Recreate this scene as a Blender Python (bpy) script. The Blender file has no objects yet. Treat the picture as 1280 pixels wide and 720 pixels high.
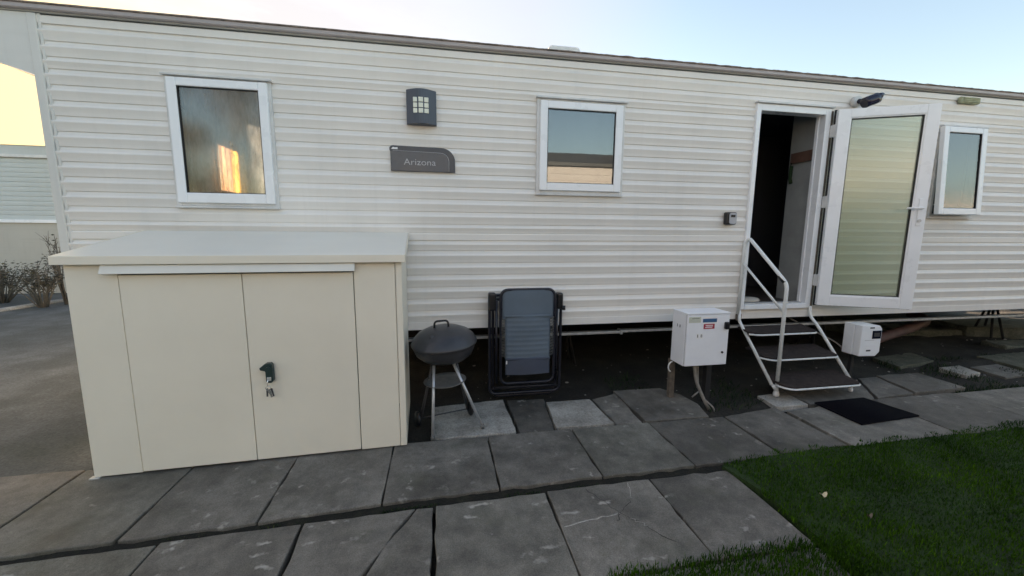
import bpy, bmesh, math, random
from mathutils import Vector, Matrix, noise
random.seed(7)
sc = bpy.context.scene
COL = sc.collection
R = math.radians

# ------------------------------------------------------------------ materials
def nt(name):
    m = bpy.data.materials.new(name); m.use_nodes = True
    t = m.node_tree; b = t.nodes['Principled BSDF']
    return m, t, b
def N(t, ty, **kw):
    n = t.nodes.new(ty)
    for k, v in kw.items():
        if k in n.inputs: n.inputs[k].default_value = v
        else: setattr(n, k, v)
    return n
def ramp(t, src, stops):
    r = t.nodes.new('ShaderNodeValToRGB')
    e = r.color_ramp.elements
    while len(e) < len(stops): e.new(.5)
    for el, (p, c) in zip(e, stops):
        el.position = p; el.color = (*c, 1) if len(c) == 3 else c
    t.links.new(src, r.inputs['Fac']); return r
def g(v): return (v, v, v)
def coords(t, scale=(1, 1, 1)):
    tc = t.nodes.new('ShaderNodeTexCoord'); mp = N(t, 'ShaderNodeMapping'); mp.inputs['Scale'].default_value = scale
    t.links.new(tc.outputs['Object'], mp.inputs['Vector']); return mp.outputs['Vector']
def noise_tex(t, vec, scale, detail=4, rough=.6):
    n = N(t, 'ShaderNodeTexNoise', Scale=scale, Detail=detail, Roughness=rough)
    t.links.new(vec, n.inputs['Vector']); return n
def mixc(t, fac, a, b, mode='MIX'):
    m = t.nodes.new('ShaderNodeMix'); m.data_type = 'RGBA'; m.blend_type = mode
    for k, v in ((0, fac), (6, a), (7, b)):
        if hasattr(v, 'is_output') or isinstance(v, bpy.types.NodeSocket): t.links.new(v, m.inputs[k])
        else: m.inputs[k].default_value = (*v, 1) if isinstance(v, tuple) and len(v) == 3 else v
    return m.outputs[2]
def bump(t, b, h, strength=.2, dist=.01):
    n = N(t, 'ShaderNodeBump', Strength=strength, Distance=dist)
    t.links.new(h, n.inputs['Height']); t.links.new(n.outputs[0], b.inputs['Normal'])

def simple(name, col, rough=.5, metal=0, var=.12, scale=6, bmp=0, bscale=200, coat=0, spec=.5):
    m, t, b = nt(name)
    v = coords(t); n = noise_tex(t, v, scale, 5)
    c0 = tuple(x * (1 - var) for x in col); c1 = tuple(min(1, x * (1 + var)) for x in col)
    r = ramp(t, n.outputs['Fac'], [(.3, c0), (.7, c1)])
    t.links.new(r.outputs[0], b.inputs['Base Color'])
    rr = ramp(t, n.outputs['Fac'], [(.3, g(max(0, rough - .08))), (.7, g(min(1, rough + .08)))])
    t.links.new(rr.outputs[0], b.inputs['Roughness'])
    b.inputs['Metallic'].default_value = metal; b.inputs['Coat Weight'].default_value = coat
    b.inputs['Specular IOR Level'].default_value = spec
    if bmp:
        n2 = noise_tex(t, v, bscale, 3); bump(t, b, n2.outputs['Fac'], bmp, .002)
    return m

def m_siding(name, col, grime=.5):
    m, t, b = nt(name)
    v = coords(t); vs = coords(t, (.35, 1, 9)); vd = coords(t, (7, 1, .45))
    a = noise_tex(t, v, 1.2, 5); s = noise_tex(t, vs, 2.5, 6); d = noise_tex(t, vd, 2.2, 6, .65)
    base = ramp(t, a.outputs['Fac'], [(.3, tuple(x * .93 for x in col)), (.7, tuple(x * 1.04 for x in col))]).outputs[0]
    f1 = ramp(t, d.outputs['Fac'], [(.5, g(0)), (.8, g(.3 * grime))]).outputs[0]
    c = mixc(t, f1, base, tuple(x * .6 for x in col))
    f2 = ramp(t, s.outputs['Fac'], [(.52, g(0)), (.78, g(.35 * grime))]).outputs[0]
    c = mixc(t, f2, c, (col[0] * .70, col[1] * .69, col[2] * .66))
    t.links.new(c, b.inputs['Base Color'])
    b.inputs['Roughness'].default_value = .42
    n2 = noise_tex(t, v, 90, 3); bump(t, b, n2.outputs['Fac'], .12, .002)
    return m

def m_slab(name='worn_concrete_slab', vs=11, m0=.44, spot=(.36, .35, .32), st=(1, 1, 1)):
    m, t, b = nt(name)
    v = coords(t); geo = t.nodes.new('ShaderNodeNewGeometry')
    isl = ramp(t, geo.outputs['Random Per Island'], [(0, (.092, .086, .077)), (.35, (.130, .122, .109)), (.7, (.165, .156, .139)), (1, (.116, .114, .098))]).outputs[0]
    a = noise_tex(t, v, 1.5, 8, .68); c2 = noise_tex(t, v, 9, 8, .72); fine = noise_tex(t, v, 170, 3, .8)
    for q_ in (a, c2):
        q_.noise_dimensions = '4D'; mw_ = N(t, 'ShaderNodeMath', operation='MULTIPLY'); t.links.new(geo.outputs['Random Per Island'], mw_.inputs[0]); mw_.inputs[1].default_value = 37; t.links.new(mw_.outputs[0], q_.inputs['W'])
    c = mixc(t, 1.0, isl, ramp(t, a.outputs['Fac'], [(.30, g(.38)), (.5, g(1.0)), (.70, g(1.6))]).outputs[0], 'MULTIPLY')
    c = mixc(t, 1.0, c, ramp(t, c2.outputs['Fac'], [(.32, g(.6)), (.68, g(1.35))]).outputs[0], 'MULTIPLY')
    c = mixc(t, 1.0, c, ramp(t, fine.outputs['Fac'], [(.3, g(.62)), (.7, g(1.38))]).outputs[0], 'MULTIPLY')
    # greenish algae
    al = noise_tex(t, v, 3.1, 5, .6); 
    c = mixc(t, ramp(t, al.outputs['Fac'], [(.56, g(0)), (.75, g(.5))]).outputs[0], c, (.055, .062, .036))
    # pale lichen spots
    vo = N(t, 'ShaderNodeTexVoronoi', Scale=vs); wv = mixc(t, .14, coords(t, st), noise_tex(t, v, 14, 3).outputs['Color'])
    t.links.new(wv, vo.inputs['Vector'])
    sp = ramp(t, vo.outputs['Distance'], [(.08, g(1)), (.24, g(0))]).outputs[0]
    msk = ramp(t, noise_tex(t, v, 1.7, 3).outputs['Fac'], [(m0, g(0)), (m0 + .14, g(.75))]).outputs[0]
    ff = N(t, 'ShaderNodeMath', operation='MULTIPLY'); t.links.new(sp, ff.inputs[0]); t.links.new(msk, ff.inputs[1])
    c = mixc(t, ff.outputs[0], c, spot)
    t.links.new(c, b.inputs['Base Color'])
    rr = ramp(t, a.outputs['Fac'], [(.3, g(.5)), (.6, g(.8))]).outputs[0]; t.links.new(rr, b.inputs['Roughness'])
    h = mixc(t, .5, c2.outputs['Color'], fine.outputs['Color']); bump(t, b, h, .45, .006)
    return m

def m_ground(name, cols, scale=3, bmp=.6, rough=.85, fine=60, dist=.03):
    m, t, b = nt(name); v = coords(t)
    a = noise_tex(t, v, scale, 8, .65); f = noise_tex(t, v, fine, 4, .7)
    c = ramp(t, a.outputs['Fac'], [(.28, cols[0]), (.5, cols[1]), (.72, cols[2])]).outputs[0]
    c = mixc(t, 1.0, c, ramp(t, f.outputs['Fac'], [(.3, g(.6)), (.7, g(1.4))]).outputs[0], 'MULTIPLY')
    t.links.new(c, b.inputs['Base Color']); b.inputs['Roughness'].default_value = rough
    h = mixc(t, .5, a.outputs['Color'], f.outputs['Color']); bump(t, b, h, bmp, dist)
    return m

def m_glass(name, tint=(.75, .8, .8), ior=.1, wave=0, rough=.02):
    m = bpy.data.materials.new(name); m.use_nodes = True; t = m.node_tree; t.nodes.clear()
    o = t.nodes.new('ShaderNodeOutputMaterial'); tr = N(t, 'ShaderNodeBsdfTransparent'); tr.inputs[0].default_value = (*tint, 1)
    gl = N(t, 'ShaderNodeBsdfGlossy'); gl.inputs['Roughness'].default_value = rough; gl.inputs['Color'].default_value = (.95, .97, 1, 1)
    lw = N(t, 'ShaderNodeLayerWeight', Blend=.5); pw = N(t, 'ShaderNodeMath', operation='POWER'); pw.inputs[1].default_value = 5
    t.links.new(lw.outputs['Facing'], pw.inputs[0]); fr = N(t, 'ShaderNodeMath', operation='MULTIPLY_ADD'); t.links.new(pw.outputs[0], fr.inputs[0]); fr.inputs[1].default_value = 1 - ior; fr.inputs[2].default_value = ior
    mx = t.nodes.new('ShaderNodeMixShader')
    v = coords(t); n = noise_tex(t, v, 3.0 if not wave else 60, 2)
    bp = N(t, 'ShaderNodeBump', Strength=.04 + wave, Distance=.004); t.links.new(n.outputs['Fac'], bp.inputs['Height'])
    t.links.new(bp.outputs[0], gl.inputs['Normal'])
    t.links.new(fr.outputs[0], mx.inputs[0]); t.links.new(tr.outputs[0], mx.inputs[1]); t.links.new(gl.outputs[0], mx.inputs[2])
    t.links.new(mx.outputs[0], o.inputs[0]); return m

def m_frosted(name):
    m = bpy.data.materials.new(name); m.use_nodes = True; t = m.node_tree; t.nodes.clear()
    o = t.nodes.new('ShaderNodeOutputMaterial'); tr = N(t, 'ShaderNodeBsdfTransparent'); tr.inputs[0].default_value = (.84, .88, .78, 1)
    gl = N(t, 'ShaderNodeBsdfGlossy'); gl.inputs['Roughness'].default_value = .25; gl.inputs['Color'].default_value = (.95, .97, 1, 1)
    tl = N(t, 'ShaderNodeBsdfTranslucent'); tl.inputs[0].default_value = (.72, .76, .62, 1)
    df = N(t, 'ShaderNodeBsdfDiffuse'); df.inputs[0].default_value = (.60, .64, .52, 1)
    m0 = N(t, 'ShaderNodeMixShader'); m0.inputs[0].default_value = .5
    t.links.new(tl.outputs[0], m0.inputs[1]); t.links.new(df.outputs[0], m0.inputs[2])
    m1 = N(t, 'ShaderNodeMixShader'); m1.inputs[0].default_value = .24
    t.links.new(tr.outputs[0], m1.inputs[1]); t.links.new(m0.outputs[0], m1.inputs[2])
    m2 = N(t, 'ShaderNodeMixShader'); m2.inputs[0].default_value = .10
    t.links.new(m1.outputs[0], m2.inputs[1]); t.links.new(gl.outputs[0], m2.inputs[2]); t.links.new(m2.outputs[0], o.inputs[0]); return m

def m_voile(name, col, see=.5, tl_mix=.6, pattern=False, contrast=.18):
    m = bpy.data.materials.new(name); m.use_nodes = True; t = m.node_tree; t.nodes.clear()
    o = t.nodes.new('ShaderNodeOutputMaterial'); tr = N(t, 'ShaderNodeBsdfTransparent')
    tl = N(t, 'ShaderNodeBsdfTranslucent'); df = N(t, 'ShaderNodeBsdfDiffuse')
    v = coords(t)
    if pattern:
        vo = N(t, 'ShaderNodeTexVoronoi', Scale=9); vo.feature = 'DISTANCE_TO_EDGE'
        wv = mixc(t, .25, v, noise_tex(t, v, 6, 2).outputs['Color']); t.links.new(wv, vo.inputs['Vector'])
        c = ramp(t, vo.outputs['Distance'], [(.03, tuple(x * .45 for x in col)), (.08, col)]).outputs[0]
        t.links.new(c, tl.inputs[0]); t.links.new(c, df.inputs[0])
    else:
        tl.inputs[0].default_value = (*col, 1); df.inputs[0].default_value = (*col, 1)
    m0 = N(t, 'ShaderNodeMixShader'); m0.inputs[0].default_value = tl_mix
    t.links.new(df.outputs[0], m0.inputs[1]); t.links.new(tl.outputs[0], m0.inputs[2])
    m1 = N(t, 'ShaderNodeMixShader')
    n = noise_tex(t, coords(t, (3.5, 1, .9)), 4, 6, .7)
    t.links.new(ramp(t, n.outputs['Fac'], [(.35, g(max(0, 1 - see - contrast))), (.65, g(min(1, 1 - see + contrast)))]).outputs[0], m1.inputs[0])
    t.links.new(tr.outputs[0], m1.inputs[1]); t.links.new(m0.outputs[0], m1.inputs[2]); t.links.new(m1.outputs[0], o.inputs[0]); return m

M = {}
M['siding'] = m_siding('cream_ribbed_siding', (.81, .775, .73), .45)
M['trim'] = m_siding('cream_corner_trim', (.70, .69, .655), .5)
M['upvc'] = simple('white_upvc', (.86, .88, .90), .3, var=.03, scale=4)
M['upvc_old'] = simple('weathered_white_trim', (.66, .66, .65), .4, var=.12, scale=9)
M['gasket'] = simple('black_rubber_gasket', (.012, .012, .013), .6)
M['gutter'] = m_ground('mossy_roof_edge', [(.07, .055, .045), (.22, .17, .15), (.34, .30, .26)], 9, .5, .7, 70, .006)
M['gutter_face'] = m_siding('grey_gutter', (.42, .37, .37), 1)
M['roof'] = simple('pale_grey_roof', (.42, .42, .41), .6)
M['under'] = simple('dark_underfloor', (.02, .02, .021), .9)
M['steel'] = simple('galvanised_steel', (.55, .55, .54), .45, metal=.5, var=.2, scale=20)
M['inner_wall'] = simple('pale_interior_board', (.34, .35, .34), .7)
M['inner_shade'] = simple('shade_toned_interior_board', (.06, .058, .066), .7)  # darkness of the unlit rooms is put into this board colour
M['wood'] = simple('brown_interior_wood', (.14, .075, .055), .5, var=.25, scale=14)
M['floor'] = simple('brown_vinyl_floor', (.07, .05, .04), .5)
M['glass'] = m_glass('double_glazed_pane', (.82, .86, .86), .10)
M['glass_blur'] = m_glass('old_double_glazed_pane', (.80, .83, .83), .10, rough=.09)
M['glass_obscure'] = m_glass('obscure_pane', (.35, .38, .38), .14, .25)
M['frosted'] = m_frosted('frosted_door_glass')
M['lace'] = m_voile('grey_net_curtain', (.66, .66, .66), .40, contrast=.30)
M['blind'] = simple('dark_blind', (.05, .055, .06), .8)
M['gold'] = m_voile('gold_patterned_curtain', (.98, .56, .08), .14, pattern=True, tl_mix=.85)
M['pinkc'] = m_voile('pink_curtain', (.62, .34, .20), .12, tl_mix=.75)
M['shed'] = simple('cream_steel_shed', (.83, .772, .66), .42, var=.03, scale=2, bmp=.35, bscale=420)
M['shed_sky_tone'] = simple('sky_toned_shed_roof', (.74, .72, .655), .38, var=.05, scale=3, bmp=.2, bscale=300)  # sky reflected by the roof is put into this greyer cream
M['seam'] = simple('dark_panel_gap', (.03, .03, .028), .9)
M['lockgreen'] = simple('dark_green_plastic', (.012, .035, .035), .35)
M['chrome'] = simple('chromed_metal', (.75, .75, .75), .2, metal=1)
M['slate'] = simple('slate_grey_paint', (.055, .07, .095), .4, var=.08)
M['lampglass'] = simple('opal_plastic', (.78, .78, .66), .25, var=.03)
M['sign'] = simple('charcoal_sign_face', (.075, .082, .095), .33, var=.15, scale=12)
M['signdark'] = simple('dark_sign_edge', (.045, .052, .065), .35)
M['silver'] = simple('silver_print', (.42, .43, .46), .35, var=.03)
M['white'] = simple('white_print', (.85, .85, .85), .4, var=.02)
M['black'] = simple('black_plastic', (.012, .012, .014), .35)
M['print'] = simple('black_print', (.02, .02, .025), .6)
M['navy'] = simple('navy_black_lens', (.012, .012, .03), .2)
M['boxwhite'] = simple('white_painted_box', (.84, .86, .90), .38, var=.03, scale=8)
M['plasticwhite'] = simple('white_plastic', (.85, .88, .91), .35, var=.03, scale=12)
M['blue'] = simple('blue_label', (.025, .11, .24), .45, var=.05)
M['red'] = simple('red_label', (.42, .025, .05), .45, var=.05)
M['cream_label'] = simple('cream_label', (.60, .62, .52), .5, var=.08, scale=40)
M['rail'] = simple('white_painted_tube', (.74, .77, .77), .3, var=.06, scale=14)
M['tread'] = simple('brown_grip_tread', (.045, .036, .034), .95, var=.3, scale=25, bmp=1, bscale=260, spec=.15)
M['kettle'] = simple('dull_black_enamel', (.035, .036, .042), .33, var=.35, scale=8)
M['alu'] = simple('dull_aluminium', (.55, .56, .58), .38, metal=.6, var=.15, scale=22)
M['darksteel'] = simple('dark_leg_steel', (.05, .05, .055), .5)
M['pan'] = simple('grey_ash_pan', (.16, .16, .155), .5, metal=.3, var=.35, scale=18)
M['fabric'] = simple('teal_grey_mesh_fabric', (.115, .155, .195), .75, var=.12, scale=5, bmp=.6, bscale=500)
M['fabric2'] = simple('navy_fabric', (.06, .075, .11), .75, var=.15, scale=5, bmp=.6, bscale=500)
M['chairtube'] = simple('navy_black_tube', (.014, .015, .024), .32)
M['mat'] = simple('black_rubber_mat', (.005, .0055, .009), .95, var=.2, scale=30, bmp=1, bscale=160, spec=.08)
M['post'] = simple('grey_weathered_wood', (.13, .105, .085), .85, var=.35, scale=25)
M['cable'] = simple('grey_cable', (.22, .20, .18), .6, var=.3, scale=20)
M['pipe'] = simple('rusty_pink_pipe', (.11, .055, .05), .7, var=.35, scale=9)
M['slab'] = m_slab()
M['smearslab'] = m_slab('smeared_concrete_slab', 8, .34, (.42, .41, .38), (.6, 1.9, 1))
M['paleslab'] = m_ground('pale_wet_slab', [(.14, .135, .12), (.32, .31, .285), (.50, .49, .46)], 3.2, .4, .55, 80, .008)
M['soil'] = m_ground('dark_soil', [(.010, .009, .008), (.020, .018, .015), (.034, .030, .024)], 4, .9, .9, 50, .05)
M['shaded_jointsoil'] = m_ground('shaded_joint_dirt', [(.004, .004, .003), (.008, .008, .006), (.016, .018, .010)], 14, .9, .95, 70, .02)  # real dirt, coloured darker still to carry the shade of the narrow gap
M['mossoil'] = m_ground('mossy_soil', [(.010, .009, .007), (.021, .019, .015), (.040, .036, .028)], 3, .9, .9, 50, .04)
M['tarmac'] = m_ground('old_tarmac', [(.032, .043, .036), (.064, .073, .074), (.125, .138, .143)], 1.4, .5, .8, 55, .012)
M['block'] = m_ground('mossy_stone_block', [(.05, .055, .04), (.09, .095, .07), (.14, .14, .11)], 7, .6, .85, 60, .01)
M['turf'] = m_ground('turf_soil', [(.008, .020, .004), (.012, .036, .005), (.018, .050, .006)], 5, .9, .95, 60, .03)
M['vent'] = simple('lichen_stained_vent', (.36, .38, .25), .7, var=.3, scale=18)
M['cloth'] = simple('pale_cloth', (.50, .46, .40), .8)
M['leafy'] = simple('pale_dry_leaf', (.62, .54, .36), .6)
M['pebble'] = simple('pale_pebbles', (.30, .29, .27), .7, var=.4, scale=8)
M['neigh'] = m_siding('pale_neighbour_siding', (.52, .56, .55), .5)
M['neigh_skirt'] = m_siding('pale_skirting', (.50, .48, .43), .8)
M['opp'] = m_siding('tan_siding', (.33, .34, .345), .5)
M['opproof'] = simple('dark_tile_roof', (.05, .06, .065), .8, var=.3, scale=3)

def m_grass(name, c0, c1):
    m, t, b = nt(name); v = coords(t)
    geo = t.nodes.new('ShaderNodeNewGeometry')
    a = noise_tex(t, v, 1.6, 4); c = ramp(t, a.outputs['Fac'], [(.35, c0), (.65, c1)]).outputs[0]
    c = mixc(t, 1.0, c, ramp(t, geo.outputs['Random Per Island'], [(0, g(.6)), (.8, g(1.25)), (.95, (1.9, 1.6, 1.0)), (1, (3.0, 2.4, 1.7))]).outputs[0], 'MULTIPLY')
    t.links.new(c, b.inputs['Base Color']); b.inputs['Roughness'].default_value = .6
    b.inputs['Specular IOR Level'].default_value = .1
    return m
M['grass'] = m_grass('short_lawn_blades', (.011, .044, .004), (.034, .105, .005))
M['weed'] = m_grass('dark_weeds', (.014, .032, .014), (.022, .042, .018))
M['paleleaf'] = m_grass('grey_tree_leaves', (.10, .11, .09), (.15, .15, .13))
M['twig'] = simple('grey_twigs', (.13, .115, .095), .85, var=.3, scale=9)
M['shrubleaf'] = m_grass('grey_green_shrub', (.060, .062, .048), (.10, .095, .075))

# ------------------------------------------------------------------ mesh helpers
class MB:
    def __init__(s): s.bm = bmesh.new(); s.mats = []
    def mi(s, m):
        if m is None: return 0
        if m not in s.mats: s.mats.append(m)
        return s.mats.index(m)
    def poly(s, pts, m=None):
        f = s.bm.faces.new([s.bm.verts.new(p) for p in pts]); f.material_index = s.mi(m); return f
    def box(s, x0, x1, y0, y1, z0, z1, bev=0, m=None, mat=None, seg=2):
        i = s.mi(m); b = bmesh.new(); bmesh.ops.create_cube(b, size=1)
        for v in b.verts: v.co = Vector(((v.co.x + .5) * (x1 - x0) + x0, (v.co.y + .5) * (y1 - y0) + y0, (v.co.z + .5) * (z1 - z0) + z0))
        if bev: bmesh.ops.bevel(b, geom=b.edges[:], offset=bev, segments=seg, affect='EDGES', profile=.5)
        if mat: b.transform(mat)
        s.merge(b, i); return s
    def merge(s, b, i=0):
        mp = {v: s.bm.verts.new(v.co) for v in b.verts}
        for f in b.faces:
            try: nf = s.bm.faces.new([mp[v] for v in f.verts]); nf.material_index = i; nf.smooth = f.smooth
            except ValueError: pass
        b.free()
    def tube(s, pts, r, seg=10, m=None, closed=False, r2=None):
        i = s.mi(m); pts = [Vector(p) for p in pts]; n = len(pts); rings = []; prev = None
        for k, p in enumerate(pts):
            if closed: d = (pts[(k + 1) % n] - pts[k - 1]).normalized()
            else: d = (pts[min(k + 1, n - 1)] - pts[max(k - 1, 0)]).normalized()
            if prev is None:
                a = d.orthogonal().normalized()
            else:
                a = prev - d * prev.dot(d)
                a = a.normalized() if a.length > 1e-6 else d.orthogonal().normalized()
            prev = a; b2 = d.cross(a); rr = r if r2 is None else r + (r2 - r) * k / (n - 1)
            rings.append([s.bm.verts.new(p + (a * math.cos(q) + b2 * math.sin(q)) * rr) for q in [2 * math.pi * j / seg for j in range(seg)]])
        rng = range(n) if closed else range(n - 1)
        for k in rng:
            A, B = rings[k], rings[(k + 1) % n]
            for j in range(seg):
                f = s.bm.faces.new([A[j], A[(j + 1) % seg], B[(j + 1) % seg], B[j]]); f.smooth = True; f.material_index = i
        if not closed:
            for rg, rev in ((rings[0], True), (rings[-1], False)):
                f = s.bm.faces.new(rg[::-1] if rev else rg); f.material_index = i
        return s
    def lathe(s, c, prof, seg=32, m=None, mat=None):
        i = s.mi(m); b = bmesh.new(); rings = []
        for (r, z) in prof:
            rings.append([b.verts.new((r * math.cos(2 * math.pi * j / seg), r * math.sin(2 * math.pi * j / seg), z)) for j in range(seg)])
        for A, B in zip(rings, rings[1:]):
            for j in range(seg):
                f = b.faces.new([A[j], A[(j + 1) % seg], B[(j + 1) % seg], B[j]]); f.smooth = True
        b.faces.new(rings[0][::-1]); b.faces.new(rings[-1])
        if mat: b.transform(mat)
        b.transform(Matrix.Translation(c)); s.merge(b, i); return s
    def prism(s, outline, d0, d1, axis='y', bev=0, m=None, mat=None):
        """outline: (a,b) points in the plane; extruded along axis from d0 to d1."""
        i = s.mi(m); b = bmesh.new()
        def P(a, c, d): return {'y': (a, d, c), 'z': (a, c, d), 'x': (d, a, c)}[axis]
        A = [b.verts.new(P(x, y, d0)) for x, y in outline]; B = [b.verts.new(P(x, y, d1)) for x, y in outline]
        b.faces.new(A); b.faces.new(B[::-1]); n = len(A)
        for k in range(n): b.faces.new([A[k], B[k], B[(k + 1) % n], A[(k + 1) % n]])
        bmesh.ops.recalc_face_normals(b, faces=b.faces[:])
        if bev: bmesh.ops.bevel(b, geom=[e for e in b.edges if len(e.link_faces) == 2 and e.calc_face_angle(0) > .8], offset=bev, segments=2, affect='EDGES', profile=.5)
        if mat: b.transform(mat)
        s.merge(b, i); return s
    def build(s, name, mat, parent=None, smooth=False):
        me = bpy.data.meshes.new(name); bmesh.ops.recalc_face_normals(s.bm, faces=s.bm.faces[:])
        if smooth:
            for f in s.bm.faces: f.smooth = True
        s.bm.to_mesh(me); s.bm.free()
        o = bpy.data.objects.new(name, me); COL.objects.link(o)
        for m_ in ([M[x] for x in s.mats] if s.mats else [M[mat]]): me.materials.append(m_)
        if parent is not None:
            o.parent = parent
            root = parent; mw = Matrix.Identity(4)
            while root is not None: mw = root.matrix_basis @ mw; root = root.parent
            me.transform(mw.inverted())       # geometry was written in world space
        return o
def B(*a, **k): return MB().box(*a, **k)
def tag(o, label=None, cat=None, group=None, kind=None):
    for k, v in (('label', label), ('category', cat), ('group', group), ('kind', kind)):
        if v: o[k] = v
    return o
def thing(name, loc, label, cat, group=None, rz=0):
    o = bpy.data.objects.new(name, None); COL.objects.link(o); o.location = loc; o.rotation_euler = (0, 0, rz)
    o.empty_display_size = .2
    return tag(o, label, cat, group)
def rrect(x0, x1, z0, z1, r, n=6, corners=(1, 1, 1, 1)):
    """rounded rectangle outline, corners order: bl, br, tr, tl"""
    pts = []
    for (cx, cz, a0, q) in ((x0, z0, 180, corners[0]), (x1, z0, 270, corners[1]), (x1, z1, 0, corners[2]), (x0, z1, 90, corners[3])):
        rr = r * q
        if rr <= 0: pts.append((cx, cz)); continue
        ox = cx + (rr if cx == x0 else -rr); oz = cz + (rr if cz == z0 else -rr)
        for k in range(n + 1):
            a = R(a0 + 90 * k / n); pts.append((ox + rr * math.cos(a), oz + rr * math.sin(a)))
    return pts
def bez(pts, r, n=5):
    """polyline with rounded bends"""
    pts = [Vector(p) for p in pts]; out = [pts[0]]
    for a, b, c in zip(pts, pts[1:], pts[2:]):
        d1 = (a - b); d2 = (c - b); rr = min(r, d1.length * .45, d2.length * .45)
        p0 = b + d1.normalized() * rr; p1 = b + d2.normalized() * rr
        for k in range(n + 1):
            u = k / n; out.append(p0 * (1 - u) ** 2 + b * 2 * u * (1 - u) + p1 * u * u)
    out.append(pts[-1]); return out
def text(name, body, x0, x1, zbase, y, mat, parent, h=None, rotx=90, rotz=0, extr=.0006, origin=None):
    cu = bpy.data.curves.new(name, 'FONT'); cu.body = body; cu.extrude = extr; cu.offset = -.006
    tmp = bpy.data.objects.new('tmp', cu); COL.objects.link(tmp)
    bpy.context.view_layer.update()
    me = bpy.data.meshes.new_from_object(tmp.evaluated_get(bpy.context.evaluated_depsgraph_get()))
    bpy.data.objects.remove(tmp)
    xs = [v.co.x for v in me.vertices]; ys = [v.co.y for v in me.vertices]
    sx = (x1 - x0) / (max(xs) - min(xs)); sy = sx if h is None else h / (max(ys) - min(ys))
    for v in me.vertices:
        v.co = Vector(((v.co.x - min(xs)) * sx, (v.co.y - min(ys)) * sy, v.co.z))
    me.transform(Matrix.Translation(origin or (x0, y, zbase)) @ Matrix.Rotation(R(rotz), 4, 'Z') @ Matrix.Rotation(R(rotx), 4, 'X'))
    me.materials.clear(); me.materials.append(M[mat])
    o = bpy.data.objects.new(name, me); COL.objects.link(o)
    if parent is not None:
        o.parent = parent; mw = Matrix.Identity(4); r_ = parent
        while r_ is not None: mw = r_.matrix_basis @ mw; r_ = r_.parent
        me.transform(mw.inverted())
    return o

# ------------------------------------------------------------------ setting: ground
WY = 3.3
def sheet(name, outline, z, mat, thick=0):
    b = MB()
    if thick: b.prism(outline, z - thick, z, 'z')
    else: b.poly([(x, y, z) for x, y in outline])
    o = b.build(name, mat); tag(o, kind='structure'); return o
# near soil with uneven relief, far ground flat
gb = MB(); gb.poly([(-400, -400, -.09), (400, -400, -.09), (400, 400, -.09), (-400, 400, -.09)])
tag(gb.build('ground', 'soil'), kind='structure')
sb = MB(); NX, NY = 190, 95; x0, x1, y0, y1 = -2.3, 12, -1.5, 6.6
def soil_h(x, y):
    h = -.045 + .035 * noise.noise(Vector((x * 1.3, y * 1.3, 0))) + .02 * noise.noise(Vector((x * 5, y * 5, 3)))
    if y < 2.75: h -= .05
    if x > 4.9 and y > 3.35: h += .06 * min(1, (x - 4.9)) * (.6 + noise.noise(Vector((x * .9, y * 2.2, 7))))
    return h
gv = [[sb.bm.verts.new((x0 + (x1 - x0) * i / NX, y0 + (y1 - y0) * j / NY, soil_h(x0 + (x1 - x0) * i / NX, y0 + (y1 - y0) * j / NY))) for j in range(NY + 1)] for i in range(NX + 1)]
for i in range(NX):
    for j in range(NY): sb.bm.faces.new([gv[i][j], gv[i + 1][j], gv[i + 1][j + 1], gv[i][j + 1]])
tag(sb.build('soil', 'mossoil', smooth=True), kind='structure')
sheet('tarmac', [(-40, -30), (-1.9, -30), (-1.9, 1.5), (-2.08, 2.0), (-2.12, 2.5), (-2.0, 2.9), (-2.1, 6.8), (-2.3, 20), (-40, 20)], -.016, 'tarmac', .05)
kb = MB(); kb.tube([(-10.6, 4.6, -.01), (-8.6, 6.9, 0), (-7.5, 8.15, .0), (-7.3, 9.3, 0), (-6.9, 9.8, 0)], .045, 6)
tag(kb.build('kerb', 'paleslab'), kind='structure')

def wob(pts, amp=.007):
    out = []
    n = len(pts)
    for i in range(n):
        a = Vector(pts[i]); b = Vector(pts[(i + 1) % n]); L = (b - a).length; k = max(2, int(L / .07))
        nn = (b - a).normalized(); nn = Vector((-nn.y, nn.x))
        for j in range(k):
            p = a + (b - a) * (j / k); am = amp * (1 if j else .5)
            out.append(tuple(p + nn * am * 2 * noise.noise(Vector((p.x * 13, p.y * 13, 5)))))
    return out
def slab(mb, pts, z, dz=0, tilt=None, t=.055, bev=.005, m=None):
    o = wob(pts); z += random.uniform(-.002, .002)
    b = MB(); b.prism(o, z - t, z + dz, 'z', bev)
    if tilt:
        cx = sum(p[0] for p in pts) / len(pts); cy = sum(p[1] for p in pts) / len(pts)
        b.bm.transform(Matrix.Translation((cx, cy, z)) @ Matrix.Rotation(tilt[0], 4, 'X') @ Matrix.Rotation(tilt[1], 4, 'Y') @ Matrix.Translation((-cx, -cy, -z)))
    mb.merge(b.bm, mb.mi(m))
def q(xa, xb, ya, yb, g_=.004): return [(xa + g_, ya + g_), (xb - g_, ya + g_), (xb - g_, yb - g_), (xa + g_, yb - g_)]
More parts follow.
